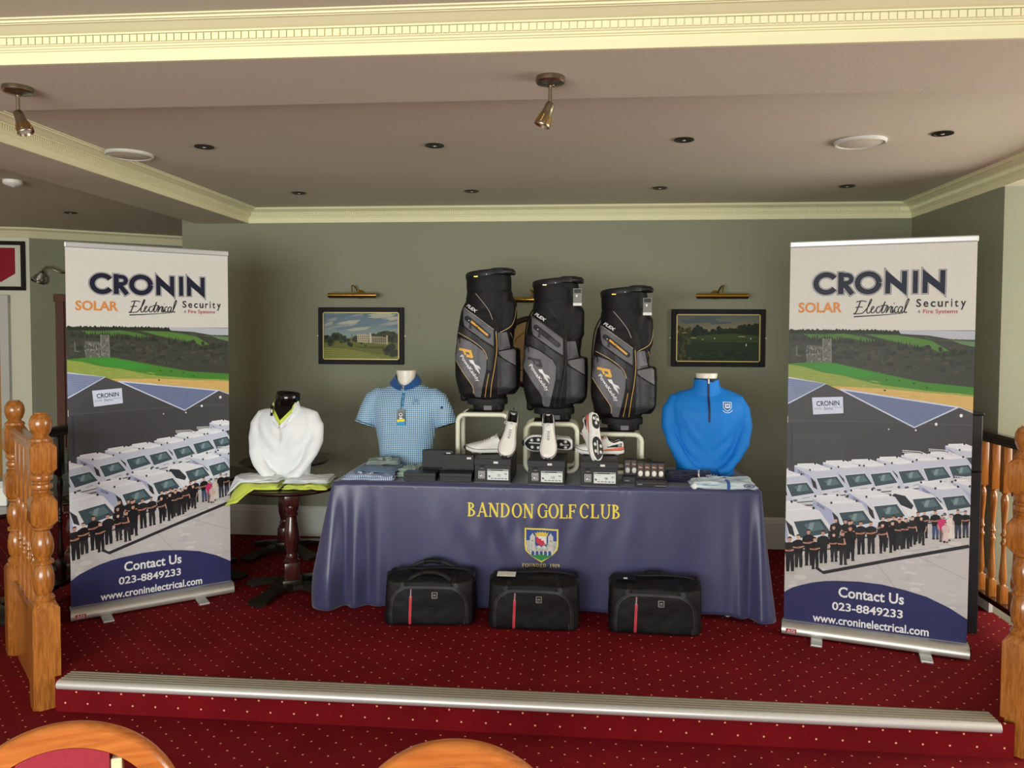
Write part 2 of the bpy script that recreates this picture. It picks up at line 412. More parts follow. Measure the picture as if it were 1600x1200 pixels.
# left-hand rear walls: plane A facing us and plane B running away
def slab(name, m, p0, p1, z0, z1, t, off=0.0, st_=True, parent=None):
    p0, p1 = Vector(p0), Vector(p1); d = (p1-p0).normalized(); n = Vector((d.y, -d.x)); # towards the camera
    a, b = p0+n*off, p1+n*off; c, e = p1+n*(off-t), p0+n*(off-t)
    o = MB().add([(q.x, q.y, z) for z in (z0, z1) for q in (a, b, c, e)], [(0, 1, 2, 3)[::-1], (4, 5, 6, 7), (0, 1, 5, 4), (1, 2, 6, 5), (2, 3, 7, 6), (3, 0, 4, 7)]).build(name, m, parent)
    return struct(o) if st_ else o
A0, A1, B1 = (-7.0, 6.43), (-5.07, 6.85), (-3.0, 8.22)
slab('wall_far_left', M_cream, A0, A1, ZF, ZC, .1)
slab('wall_far_left_side', M_wall, A1, B1, ZF, ZC, .1)
bx_struct('wall_alcove', M_wall, -3.1, -2.98, 5.9, 8.3, ZF, ZC)
# front wall behind the viewer with its window openings
bx_struct('wall_front', M_cream, -7, 5, -3.7, -3.6, ZF, .35)
bx_struct('wall_front_head', M_cream, -7, 5, -3.7, -3.6, 2.32, ZC)
for x in (-7, -3.92, 3.12): bx_struct('wall_front_pier', M_cream, x, x+ (3.0 if x == -7 else .15 if x < 0 else 1.9), -3.7, -3.6, .35, 2.32)
for n, (a, b) in enumerate(((-3.77, -1.5), (-1.4, .9), (1.0, 3.12))):
    fr = MB()
    for q in ((a, a+.05), (b-.05, b)): fr.box(q[0], q[1], -3.68, -3.62, .35, 2.32)
    fr.box(a, b, -3.68, -3.62, .35, .4); fr.box(a, b, -3.68, -3.62, 2.27, 2.32); fr.box((a+b)/2-.02, (a+b)/2+.02, -3.67, -3.63, .4, 2.27)
    struct(fr.build('window_%d' % (n+1), M_white))
# beams
bx_struct('beam_front', M_ceil, -7, 5, 2.36, 2.83, ZS, ZC)
bx_struct('beam_left', M_ceil, -2.98, -2.57, 2.83, 5.9, ZS, ZC)
bx_struct('beam_right', M_ceil, 2.36, 2.75, 2.83, 4.83, ZS, ZC)
# cornices (profile: out from the wall, height)
PROF = [(0, ZS), (.012, ZS), (.012, ZS+.036), (.018, ZS+.037), (.018, ZS+.041), (.024, ZS+.042), (.024, ZS+.047), (.030, ZS+.050), (.030, ZS+.074),
        (.040, ZS+.0745), (.040, ZS+.079), (.050, ZS+.081), (.062, ZS+.086), (.078, ZS+.093), (.084, ZS+.0935), (.088, ZS+.0935), (.0885, ZS+.097), (.095, ZS+.0975), (.0955, ZS+.0945), (.099, ZS+.0945), (.1, ZS+.100), (.112, ZS+.1005), (.112, ZC), (0, ZC)]
fc = struct(MB().sweep(PROF, [(5.0, 2.36), (-7.0, 2.36)]).build('trim_cornice_front', M_cornice))
fc.location = (0, 0, 0)
dm = MB().box(-.0098, .0098, -.0375, -.028, ZS+.052, ZS+.0725).mesh('dentil'); dm.materials.append(M_cornice)
for k in range(150):
    o = bpy.data.objects.new('dentil', dm); COL.objects.link(o); o.parent = fc; o.location = (-2.05+k*.0235, 2.36, 0)
sc_ = struct(MB().sweep(PROF, [(2.36, 2.83), (2.36, 5.9), (-2.57, 5.9), (-2.57, 2.83)]).build('trim_cornice_stage', M_cornice))
de = MB()
for k in range(200):
    y = 2.85+k*.015
    de.box(-2.54, -2.531, y, y+.009, ZS+.052, ZS+.073); de.box(2.321, 2.33, y, y+.009, ZS+.052, ZS+.073)
for k in range(320):
    x = -2.53+k*.015; de.box(x, x+.009, 5.861, 5.87, ZS+.052, ZS+.073)
o = de.build('dentil_band', M_cornice, sc_); o['kind'] = 'stuff'
pf2 = [(0, ZC-.09), (.012, ZC-.09), (.03, ZC-.06), (.05, ZC-.03), (.08, ZC-.015), (.08, ZC), (0, ZC)]
struct(MB().sweep(pf2, [(-3.0, 8.22), A1, A0]).build('trim_cornice_far', M_cornice))
# skirting
sk = [(0, 0), (.022, 0), (.022, .19), (.016, .205), (.016, .215), (.006, .228), (0, .232)]
struct(MB().sweep(sk, [(2.36, 4.66), (2.36, 5.9), (-2.98, 5.9)]).build('baseboard_back', M_skirt))
# ------------------------------------------------------------------ ceiling fittings
DL = [(-1.911, 3.869), (-.738, 3.922), (.488, 3.889), (1.667, 3.85), (-1.906, 5.198), (-.73, 5.2), (.498, 5.162), (1.669, 5.17)]
names = ['front row far left', 'front row second from left', 'front row second from right', 'front row far right', 'back row far left', 'back row second from left', 'back row second from right', 'back row far right']
def downlight(x, y, label):
    t = thing('downlight', label, 'downlight', (x, y, ZC), group='recessed downlights in the stage ceiling')
    MB().lathe([(.034, -.001), (.047, -.001), (.048, -.006), (.044, -.007), (.036, -.005), (.034, -.002)], 28).build('bezel', M_bronze, t, auto=40)
    MB().lathe([(.035, -.0012), (.035, -.004), (.010, -.006), (.008, -.0012)], 24, ring=True).build('baffle', M_black, t, auto=40)
    MB().lathe([(.001, -.008), (.006, -.008), (.009, -.005), (.009, -.0012)], 20).build('lamp_lens', M_lens, t, auto=40)
    return t
d0_ = None
for (x, y), nm in zip(DL, names):
    lb = 'small recessed nickel downlight in stage ceiling, ' + nm
    if d0_ is None: d0_ = downlight(x, y, lb)
    else: dup(d0_, (x, y, ZC), label=lb)
tt = dup(d0_, (-4.05, 5.95, ZC), label='recessed downlight in the dark far left ceiling above the left banner'); del tt['group']
for x, y, lb in ((-2.39, 4.0, 'flat round white ceiling speaker near the left cornice'), (1.343, 3.985, 'flat round white ceiling speaker above the right banner')):
    t = thing('ceiling_speaker', lb, 'ceiling speaker', (x, y, ZC), group='round ceiling speakers')
    MB().lathe([(.0, -.012), (.098, -.012), (.106, -.009), (.108, -.0005), (0, -.0005)], 40).build('grille', M_ceil, t, auto=30)
    MB().lathe([(.106, -.0005), (.106, -.014), (.114, -.016), (.12, -.010), (.121, -.0005)], 40).build('rim', M_skirt, t, auto=30)
t = thing('smoke_alarm', 'small white smoke alarm on the dark ceiling at far left', 'smoke alarm', (-3.55, 4.66, ZC))
MB().lathe([(0, -.035), (.03, -.035), (.045, -.028), (.055, -.02), (.055, -.0005), (0, -.0005)], 24).build('housing', M_white, t, auto=30)
MB().lathe([(.012, -.04), (.02, -.038), (.02, -.034), (.012, -.034)], 16).build('sensor_vent', M_skirt, t)
# spotlights on the front beam
def spotlight(x, y, az, lab):
    t = thing('ceiling_spotlight', lab, 'spotlight', (x, y, ZS), group='spotlights under the front beam')
    MB().lathe([(.0, -.0005), (.047, -.0005), (.048, -.004), (.048, -.016), (.044, -.021), (.014, -.027), (.012, -.03), (0, -.03)], 36).build('ceiling_rose', M_steel, t, auto=35)
    MB().lathe([(.006, -.085), (.006, -.028)], 14).build('stem', M_steel, t, auto=40)
    hm = Matrix.Translation((0, 0, -.088)) @ Matrix.Rotation(az, 4, 'Z') @ Matrix.Rotation(math.radians(22), 4, 'Y')
    MB().lathe([(0, .008), (.012, .006), (.0155, -.002), (.016, -.018), (.0185, -.032), (.0235, -.05), (.026, -.066), (.027, -.072), (.0255, -.074), (.022, -.066), (0, -.064)], 32, hm).build('lamp_head', M_steel, t, auto=50)
    for k in range(10):
        a = 2*PI*k/10; mm = hm @ Matrix.Rotation(a, 4, 'Z') @ Matrix.Translation((.0235, 0, -.052)) @ Matrix.Rotation(math.radians(-12), 4, 'Y')
        MB().rbox(0, 0, 0, .003, .006, .026, .0012, mm).build('vent_slot', M_brass, t)
    MB().lathe([(0, -.066), (.019, -.068), (.021, -.0665), (0, -.0645)], 24, hm).build('lamp_lens', M_lens, t, auto=30)
spotlight(-1.925, 2.56, PI, 'brushed nickel ceiling spotlight at left end of the front beam')
spotlight(-.106, 2.59, 0.0, 'brushed nickel ceiling spotlight in the middle of the front beam')
# ------------------------------------------------------------------ far left corner
def onw(p0, p1, s):
    p0, p1 = Vector(p0), Vector(p1); d = (p1-p0).normalized(); q = p0+d*s; return q, math.atan2(d.y, d.x)
LA = (Vector(A1)-Vector(A0)).length
q, ra = onw(A0, A1, LA-.245)
dr = thing('door_1', 'yellow oak door in white frame at the far left edge', 'door', (q.x, q.y, ZF), ra)
struct(dr)
MB().box(-1.0, .0, -.03, 0, 0, 1.98, ch=.004).build('door_leaf', M_ydoor, dr)
fr = MB(); fr.box(.0, .075, -.05, 0, 0, 2.05, ch=.005); fr.box(-1.08, -1.0, -.05, 0, 0, 2.05, ch=.005); fr.box(-1.08, .075, -.052, 0, 1.98, 2.055, ch=.005); fr.build('door_frame', M_skirt, dr)
dr['label'] = 'yellow oak door in white frame at the far left edge'
q, ra = onw(A0, A1, LA-.235)
pn = thing('pennant_frame', 'dark framed red pennant on cream wall at far left', 'picture', (q.x, q.y, 2.178), ra)
a = Art()
a.poly([(-.2, -.2), (.2, -.2), (.2, .2), (-.2, .2)], S(222, 222, 205)); a.poly([(-.14, -.165), (.115, -.165), (.115, .07), (-.01, .15), (-.14, .07)], S(150, 26, 48))
for k in range(9): a.line([(-.1, -.12+k*.022), (.07, -.12+k*.022)], .003, S(120, 20, 40))
fm = MB()
for b_ in ((-.205, -.17, -.225, .225), (.17, .205, -.225, .225), (-.17, .17, -.225, -.19), (-.17, .17, .19, .225)): fm.box(b_[0], b_[1], -.03, -.002, b_[2], b_[3], ch=.004)
fm.build('frame', M_frameblk, pn); a.build('pennant_print', M_print, pn, lambda x, y: (x, -y), off=.006)
MB().box(-.19, .19, -.004, -.002, -.2, .2).build('backing', M_black, pn)
q, rb = onw(A1, B1, .145)
wl = thing('wall_lamp', 'swan neck wall lamp with clear glass shade at far left', 'wall lamp', (q.x+.05, q.y-.08, 2.12))
MB().tube([(.16, .09, .0), (.10, .04, .0), (.05, .01, .03), (0, 0, .055), (-.04, 0, .03), (-.05, 0, .0)], .008, 10).build('arm', M_steel, wl, smooth=True)
gm = Matrix.Translation((-.055, 0, -.005)) @ Matrix.Rotation(math.radians(25), 4, 'Y')
MB().lathe([(.016, .012), (.022, .0), (.05, -.02), (.066, -.055), (.062, -.09), (.058, -.09), (.061, -.055), (.046, -.024), (.018, -.002)], 24, gm, ring=True).build('glass_shade', M_glass, wl, smooth=True)
MB().lathe([(.0, .0), (.014, -.01), (.022, -.04), (.014, -.06), (0, -.062)], 16, gm).build('bulb', M_lens, wl, smooth=True)
MB().lathe([(0, .0), (.035, .0), (.035, .012), (0, .012)], 20, Matrix.Translation((.16, .095, 0)) @ Matrix.Rotation(PI/2, 4, 'X') @ Matrix.Rotation(rb-PI*0, 4, 'Y')).build('wall_plate', M_steel, wl, auto=40)
q, rb = onw(A1, B1, .20)
dd = thing('door_2', 'brown framed doorway just left of the left banner', 'door', (q.x, q.y, ZF), rb); struct(dd)
MB().box(0, .07, -.04, 0, 0, 2.05, ch=.004).box(.93, 1.0, -.04, 0, 0, 2.05, ch=.004).box(-.015, 1.015, -.045, 0, 2.0, 2.07, ch=.004).build('door_frame', M_brown, dd)
MB().box(.07, .93, -.02, 0, 0, 2.0).build('door_leaf', M_brown, dd)
# ------------------------------------------------------------------ railings
def newel_mb(mb, x, y, rz):
    mt = Matrix.Translation((x, y, 0)) @ Matrix.Rotation(rz, 4, 'Z')
    h = .054
    def blk(z0, z1, hh=h, flat=False):
        c = .028; r = hh*.72
        secs = [(z0, hh if flat else r), (z0+c, hh), (z1-c, hh), (z1, r)]
        vs = []; fs = []
        for i, (z, q_) in enumerate(secs):
            for sx, sy in ((1, 1), (-1, 1), (-1, -1), (1, -1)):
                if i in (0, 3):   # octagonal shoulder
                    vs += [(sx*q_, sy*q_*.55, z), (sx*q_*.55, sy*q_, z)] if sx*sy > 0 else [(sx*q_*.55, sy*q_, z), (sx*q_, sy*q_*.55, z)]
                else:
                    vs += [(sx*q_, sy*q_*.97, z), (sx*q_*.97, sy*q_, z)] if sx*sy > 0 else [(sx*q_*.97, sy*q_, z), (sx*q_, sy*q_*.97, z)]
        for i in range(3):
            for k in range(8): k2 = (k+1) % 8; fs.append((i*8+k, i*8+k2, (i+1)*8+k2, (i+1)*8+k))
        fs += [tuple(range(8))[::-1], tuple(24+k for k in range(8))]
        mb.add(vs, fs, mt)
    blk(ZF, .345, .056, True)
    blk(.69, .835); blk(.93, 1.085)
    P = [(.030, .33), (.043, .345), (.045, .36), (.038, .37), (.030, .378), (.039, .395), (.0445, .43), (.0435, .46), (.037, .50), (.029, .512), (.043, .52), (.043, .532), (.031, .54), (.031, .548),
         (.041, .565), (.0455, .60), (.041, .635), (.031, .66), (.026, .67), (.041, .682), (.041, .695), (.028, .70)]
    mb.lathe(P, 28, mt)
    mb.lathe([(.03, .82), (.042, .835), (.044, .845), (.032, .852), (.032, .858), (.043, .866), (.045, .876), (.043, .885), (.033, .892), (.033, .898), (.044, .908), (.046, .918), (.044, .93), (.03, .945)], 28, mt)
    mb.lathe([(.03, 1.07), (.048, 1.085), (.046, 1.096), (.034, 1.104), (.030, 1.112), (.037, 1.12), (.0455, 1.145), (.0475, 1.163), (.045, 1.185), (.036, 1.203), (.025, 1.211), (.024, 1.2155), (0, 1.216)], 32, mt)
BAL = [(.009, .20), (.013, .215), (.0175, .225), (.012, .232), (.017, .245), (.0195, .27), (.017, .30), (.011, .40), (.0105, .44), (.016, .452), (.016, .460), (.010, .468), (.010, .49), (.016, .497), (.016, .506), (.0105, .515),
       (.0115, .55), (.018, .66), (.0195, .69), (.017, .71), (.011, .722), (.017, .73), (.0175, .742), (.009, .752)]
def baluster_mesh(zb, zt, name='baluster'):
    m_ = MB(); h = .0205; m_.box(-h, h, -h, h, zb, .225, ch=.002); m_.box(-h, h, -h, h, .735, zt, ch=.002)
    m_.lathe(BAL, 16); me = m_.mesh(name)
    for p in me.polygons: p.use_smooth = True
    me.set_sharp_from_angle(angle=math.radians(40)); return me
def railing(name, label, p0, p1, newels, n, m, mrail, zt=1.06, zb=.27, board=True, cat='railing', rail_h=.05):
    p0, p1 = Vector(p0), Vector(p1); d = (p1-p0); L = d.length; an = math.atan2(d.y, d.x)
    t = thing(name, label, cat, (p0.x, p0.y, 0), an)
    for s_ in newels:
        nb = MB(); newel_mb(nb, s_*L, 0, newels[s_]); nb.build('newel_post', m, t, auto=35)
    hp = [(-.032, -.05), (.032, -.05), (.032, -.042), (.022, -.03), (.022, -.02), (.033, -.014), (.033, -.004), (.02, .004), (-.02, .004), (-.033, -.004), (-.033, -.014), (-.022, -.02), (-.022, -.03), (-.032, -.042)]
    hb = MB(); nn = len(hp); hb.add([(x, y, zt+z) for x in (.045, L-.045) for y, z in hp], [tuple(range(nn)), tuple(range(nn, 2*nn))[::-1]]+[(k, (k+1) % nn, (k+1) % nn+nn, k+nn) for k in range(nn)]); hb.build('handrail', mrail, t)
    MB().box(.045, L-.045, -.028, .028, zb-.03, zb, ch=.003).build('base_rail', mrail, t)
    if board: MB().box(.045, L-.045, -.018, .018, ZF+.001, zb-.03).build('base_panel', m, t)
    if not board:
        for xx in (.10, L*.5, L-.10): MB().box(xx-.03, xx+.03, -.026, .026, .0005, zb-.03, ch=.003).build('foot_block', mrail, t)
    bm_ = baluster_mesh(zb, zt-.045); bm_.materials.append(m)
    for k in range(n):
        o = bpy.data.objects.new('baluster', bm_); COL.objects.link(o); o.parent = t; o.location = (L*(k+1)/(n+1), 0, 0)
    return t
railing('stair_railing', 'golden oak railing with two ball topped newel posts at left of stage', (-2.455, 3.37), (-3.01, 3.93), {0: 0, 1: 0}, 5, M_oak, M_oakd, 1.075, .26)
railing('stair_railing', 'golden oak ball topped newel post and railing at right end of step', (1.83, 3.38), (2.385, 3.935), {0: 0, 1: 0}, 5, M_oak, M_oakd, 1.075, .26)
railing('balustrade', 'balustrade coloured dark as unlit, behind the left newel post beside the left banner', (-3.075, 4.0), (-3.075, 5.87), {}, 14, M_dark, M_dark, 1.02, .10, False)  # balusters dark because this side is unlit: shade put into the wood colour
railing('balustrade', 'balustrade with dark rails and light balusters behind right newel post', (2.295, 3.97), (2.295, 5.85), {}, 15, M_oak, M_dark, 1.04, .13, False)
# ------------------------------------------------------------------ round pub tables
def pub_table(x, y, z0, zt, rz, label, group=None, r=.31):
    t = thing('pedestal_table', label, 'table', (x, y, z0), rz, group)
    H_ = zt-z0
    MB().lathe([(0, H_-.03), (r-.03, H_-.03), (r-.012, H_-.024), (r, H_-.014), (r, H_-.006), (r-.008, H_), (0, H_)], 48).build('tabletop', M_dark, t, auto=30)
    c = MB(); k = H_/.66
    c.box(-.047, .047, -.047, .047, .52*k, .605*k, ch=.012); c.box(-.047, .047, -.047, .047, .075, .18*k, ch=.008)
    c.lathe([(.04, .17*k), (.046, .185*k), (.038, .195*k), (.033, .2*k), (.040, .21*k), (.033, .225*k), (.032, .235*k), (.045, .29*k), (.048, .33*k), (.043, .38*k), (.032, .44*k), (.03, .455*k), (.04, .465*k), (.04, .475*k), (.033, .482*k), (.04, .495*k), (.045, .51*k), (.04, .53*k)], 28)
    c.lathe([(.09, H_-.042), (.09, H_-.03), (.04, H_-.03), (.04, H_-.042)], 24); c.box(-.045, .045, -.045, .045, .6*k, H_-.03)
    c.build('column', M_mahog, t, auto=35)
    b = MB()
    prof = [(.04, .045), (.10, .06), (.17, .052), (.24, .034), (.30, .022)]
    for q_ in range(4):
        vs = []; fs = []; mm = Matrix.Rotation(PI/2*q_+PI/4, 4, 'Z')
        for i, (rr, zz) in enumerate([(.0, .075)]+prof+[(.335, .018)]):
            wv = [.07, .065, .044, .040, .048, .062, .042][i]
            vs += [(rr, -wv, zz), (rr, wv, zz), (rr, wv, max(zz-.028, .006) if i < 6 else 0.004), (rr, -wv, max(zz-.028, .006) if i < 6 else .004)]
        for i in range(6):
            for j in range(4): j2 = (j+1) % 4; fs.append((i*4+j, i*4+j2, i*4+4+j2, i*4+4+j))
        fs += [(0, 1, 2, 3), (27, 26, 25, 24)]; b.add(vs, fs, mm)
        b.lathe([(.0, 0), (.022, 0), (.026, .008), (.02, .02), (0, .02)], 14, mm @ Matrix.Translation((.305, 0, 0)))
    b.rbox(0, 0, .06, .12, .12, .04, .01)
    b.build('base', M_bronze, t, auto=35)
    return t
pub_table(-1.757, 4.63, 0, .665, .45, 'round dark pub table under the white top, left of the navy table')
pub_table(-2.12, 5.46, 0, .665, .2, 'round dark pub table behind, near the back wall')
pub_table(-2.47, 4.88, 0, .665, .6, 'round dark pub table partly hidden behind the left banner')
pub_table(-3.62, 4.45, ZF, .52, .3, 'dark turned pedestal table at far left behind the railing', r=.36)
wb = thing('white_box', 'white box lying on the dark table at the far left edge', 'box', (-3.60, 4.5, .52), .2)
MB().box(-.12, .12, -.08, .08, 0, .15, ch=.006).build('box_body', M_white, wb)
MB().box(-.123, .123, -.083, .083, .11, .153, ch=.006).build('lid', M_skirt, wb)
pub_table(-3.62, 5.28, ZF, .42, .3, 'low dark table with glass bowls seen through the left balustrade', r=.3)
gb = MB().lathe([(.0, .004), (.035, .004), (.07, .03), (.09, .07), (.096, .1), (.092, .1), (.085, .07), (.066, .035), (.03, .01), (0, .01)], 28).mesh('glass_bowl'); gb.materials.append(mat('greenish_glass', S(225, 235, 225), .05, trans=.9))
for p in gb.polygons: p.use_smooth = True
for k in range(6):
    o = bpy.data.objects.new('glass_bowl', gb); COL.objects.link(o); o.location = (-3.60, 5.12, .421+k*.048); tag(o, 'clear glass bowl behind the left balustrade, %s in its stack' % ['lowest', 'second from the bottom', 'third from the bottom', 'third from the top', 'second from the top', 'topmost'][k], 'bowl', 'stacked glass bowls')
# ------------------------------------------------------------------ pictures, picture lights, plaque
def picture(x0, x1, z0, z1, art, label):
    cx, cz = (x0+x1)/2, (z0+z1)/2; w_, h_ = (x1-x0)/2, (z1-z0)/2
    t = thing('framed_picture', label, 'picture', (cx, 5.9, cz))
    f = MB(); b_ = .036
    f.box(-w_, -w_+b_, -.028, -.001, -h_, h_, ch=.004).box(w_-b_, w_, -.028, -.001, -h_, h_, ch=.004).box(-w_+b_, w_-b_, -.028, -.001, -h_, -h_+b_, ch=.004).box(-w_+b_, w_-b_, -.028, -.001, h_-b_, h_, ch=.004)
    fo_ = f.build('frame', M_frameblk, t)
    g = MB(); i = b_; e = .007
    g.box(-w_+i, -w_+i+e, -.024, -.004, -h_+i, h_-i).box(w_-i-e, w_-i, -.024, -.004, -h_+i, h_-i).box(-w_+i, w_-i, -.024, -.004, -h_+i, -h_+i+e).box(-w_+i, w_-i, -.024, -.004, h_-i-e, h_-i)
    g.build('gold_slip', M_slip, fo_)
    MB().box(-w_+i, w_-i, -.006, -.001, -h_+i, h_-i).build('backing', M_black, t)
    pw, ph = w_-i-e, h_-i-e
    art.build('painting', M_print, t, lambda x, y: (-pw+x*2*pw/100, ph-y*2*ph/60), off=.008, eps=.0001)
    for sx in (-1, 1):
        MB().lathe([(0, 0), (.006, 0), (.007, .006), (.004, .01), (0, .011)], 12, Matrix.Translation((sx*(w_+.008), -.003, 0)) @ Matrix.Rotation(PI/2, 4, 'X')).build('mirror_screw', M_white, t, smooth=True)
    return t
M_slip = mat('pale_gold_slip', S(204, 180, 112), .4, .2, nscale=9, namt=.1)
rn = random.Random(3)
a = Art(clip=(0, 100, 0, 60))
for k in range(30): a.poly([(0, k*1.15), (100, k*1.15), (100, (k+1)*1.15+.1), (0, (k+1)*1.15+.1)], S(96+k*1.6, 116+k*1.5, 128+k*.9))
for k in range(26):
    x, y = rn.uniform(-10, 90), rn.uniform(0, 24); L = rn.uniform(14, 45); g = rn.choice([(176, 176, 156), (160, 164, 158), (106, 128, 142), (146, 150, 146)])
    a.poly([(x, y+rn.uniform(0, 2)), (x+L*.5, y-2), (x+L, y-3), (x+L*.8, y+1), (x+L*.3, y+3)], S(*g))
a.poly([(0, 33), (100, 33), (100, 60), (0, 60)], S(104, 108, 42))
a.poly([(0, 46), (30, 47), (100, 58), (100, 60), (0, 60)], S(120, 124, 56))
for k in range(5): a.line([(0, 46+k*3), (30, 48+k*2.6), (75, 58+k*2)], .5, S(160, 158, 84))
a.poly([(40, 44), (80, 43), (85, 47), (50, 46)], S(76, 86, 30))
for x, y, r in ((3, 34, 6), (12, 32, 7), (20, 31, 6), (26, 34, 5), (33, 36, 3), (66, 31, 5), (75, 30, 6), (83, 29, 7), (90, 31, 8), (97, 32, 7), (35, 41, 4), (50, 39, 2.5), (56, 42.5, 1.5), (24, 38, 3), (90, 44, 8), (95, 50, 8), (84, 50, 5), (8, 38, 6), (43, 33, 5)):
    for q_ in range(7): a.ell(x+rn.uniform(-.5, .5)*r, y+rn.uniform(-.4, .5)*r, r*.6, r*.55, S(*rn.choice([(38, 48, 26), (52, 60, 32), (28, 38, 22), (64, 68, 36)])), 9)
a.poly([(45, 28), (60, 28), (60, 39), (45, 38)], S(196, 184, 152)); a.poly([(62, 30), (80, 31), (86, 32), (86, 41), (62, 39)], S(150, 138, 114))
a.poly([(61.5, 26), (64, 26), (64, 39), (61.5, 39)], S(208, 198, 168)); a.poly([(84, 29), (86, 29), (86, 41), (84, 41)], S(190, 178, 150)); a.poly([(37, 27), (38, 27), (38, 38), (37, 38)], S(120, 116, 96))
for k in range(5):
    for j in range(3): a.poly([(46.4+k*2.8, 29.6+j*3), (47.6+k*2.8, 29.6+j*3), (47.6+k*2.8, 31.4+j*3), (46.4+k*2.8, 31.4+j*3)], S(70, 64, 56))
for k in range(7):
    for j in range(2): a.poly([(66+k*2.8, 33+j*3), (67.2+k*2.8, 33+j*3), (67.2+k*2.8, 35+j*3), (66+k*2.8, 35+j*3)], S(70, 62, 52))
picture(-2.009, -1.343, 1.339, 1.774, a, 'framed painting of a country house and lawn, left of the golf bags')
a = Art(clip=(0, 100, 0, 60))
for k in range(20): a.poly([(0, k*1.2), (100, k*1.2), (100, (k+1)*1.2+.1), (0, (k+1)*1.2+.1)], S(92+k*2.4, 100+k*1.2, 98-k*.6))
for k in range(10): x = rn.uniform(0, 40); y = rn.uniform(2, 10); a.poly([(x, y), (x+25, y-1), (x+30, y+1.5), (x+4, y+3)], S(78, 90, 94))
a.poly([(0, 26), (100, 24), (100, 60), (0, 60)], S(34, 50, 30)); a.poly([(16, 28), (50, 24), (75, 20), (100, 27), (100, 36), (16, 34)], S(56, 72, 36))
a.poly(jag([(14, 24), (40, 22), (60, 19), (100, 16)], 4, 1.2, rn)+[(100, 27), (70, 24), (50, 25), (14, 27)], S(26, 36, 22))
for x, y, r in ((26, 16, 5), (25, 21, 7), (32, 21, 6), (12, 19, 3), (52, 16, 4), (53, 20, 5), (62, 19, 4), (78, 16, 6), (85, 15, 5), (92, 16, 6), (99, 13, 6), (20, 22, 4), (45, 21, 4)):
    for q_ in range(7): a.ell(x+rn.uniform(-.6, .6)*r, y+rn.uniform(-.3, .6)*r, r*.5, r*.5, S(*rn.choice([(20, 32, 18), (28, 40, 22), (36, 44, 24)])), 8)
for x, y, L in ((15, 30, 9), (74, 28, 10), (30, 32, 3)): a.ell(x+L/2, y, L/2, .7, S(150, 142, 96), 12)
a.line([(16, 33), (60, 32.6), (100, 31.5)], .5, S(24, 38, 22))
for x, y, r in ((84.5, 39, 1.1), (46, 30.5, .8), (90, 30.5, .8)): a.ell(x, y, r*.6, r*1.6, S(224, 222, 200), 8)
for q_ in range(90):
    a.ell(rn.uniform(0, 16), rn.uniform(16, 58), rn.uniform(1, 2.4), rn.uniform(1.5, 3.5), S(*rn.choice([(50, 56, 26), (66, 68, 30), (40, 48, 24), (80, 78, 36)])), 7)
for q_ in range(60): a.ell(rn.uniform(28, 90), rn.uniform(46, 60), rn.uniform(2, 5), rn.uniform(1, 2), S(*rn.choice([(30, 44, 26), (42, 58, 36), (26, 38, 24)])), 8)
picture(.664, 1.341, 1.343, 1.765, a, 'framed painting of a tree lined fairway, right of the golf bags')
def picture_light(x, z, lab, flip=1):
    t = thing('picture_light', lab, 'picture light', (x, 5.9, z))
    MB().tube([(-.185, -.13, 0), (.185, -.13, 0)], .017, 16).build('shade', M_brass, t, auto=40)
    MB().tube([(-.18, -.13, -.014), (.18, -.13, -.014)], .008, 10).build('lamp_tube', M_black, t, auto=40)
    MB().tube(spline([(.0, -.13, .012), (-.005*flip, -.12, .05), (-.015*flip, -.085, .075), (.0, -.05, .065), (.02*flip, -.02, .02), (.028*flip, -.004, .012)], 5), .0055, 8).build('swan_arm', M_brass, t, smooth=True)
    MB().lathe([(0, .0), (.03, 0), (.034, .006), (.028, .018), (.015, .026), (0, .028)], 24, Matrix.Translation((.03*flip, -.001, .012)) @ Matrix.Rotation(PI/2, 4, 'X')).build('wall_plate', M_brass, t, smooth=True)
picture_light(-1.71, 1.862, 'brass picture light above the country house painting')
picture_light(1.01, 1.859, 'brass picture light above the fairway painting', -1)
picture_light(-.36, 1.83, 'brass picture light behind the golf bags, above the round plaque')
pq = thing('round_plaque', 'round plaque with dark rim and gilt centre behind the golf bags', 'plaque', (-.36, 5.9, 1.44))
ry = Matrix.Rotation(PI/2, 4, 'X')
MB().lathe([(.235, .0), (.27, 0), (.275, .012), (.262, .024), (.245, .026), (.235, .018)], 56, ry).build('rim', M_dark, pq, auto=40)
MB().lathe([(0, 0), (.236, 0), (.236, .008), (.2, .011), (0, .012)], 56, ry).build('gilt_disc', mat('antique_gilt', S(150, 120, 72), .5, .0, nscale=9, namt=.3), pq, auto=40)
rg = MB(); rg.tube([(.16*math.cos(k*PI/24), -.012, .16*math.sin(k*PI/24)) for k in range(48)], .004, 6, closed=True); rg.build('inner_ring', M_brass, pq, smooth=True)
# ================================================================== ROLL-UP BANNERS
HR = [[0.632807259476798, 0.016508015464612245, -791.1356357978929], [0.03949096367920995, 0.6643773889561202, -308.74035404406334], [0.0007366031376457979, 4.952719831058407e-06, 1.0]]
def rect(x, y):      # flattens the artwork as traced into its own 85 x 200 cm sheet
    d = HR[2][0]*x+HR[2][1]*y+1
    return ((HR[0][0]*x+HR[0][1]*y+HR[0][2])/d, (HR[1][0]*x+HR[1][1]*y+HR[1][2])/d)
def z5(pts): return [rect(1200+x/3.53, 360+y/3.53) for x, y in pts]
def z6(pts): return [rect(1200+x/2.8575, 640+y/2.8575) for x, y in pts]
def z7(pts): return [rect(1220+x/5, 800+y/5) for x, y in pts]
rn = random.Random(11)
B = Art(clip=(0, 85, 0, 200))
def P(pts, c): B.poly(pts, S(*c), raw=True)
P([(0, 0), (85, 0), (85, 200), (0, 200)], (208, 206, 198))
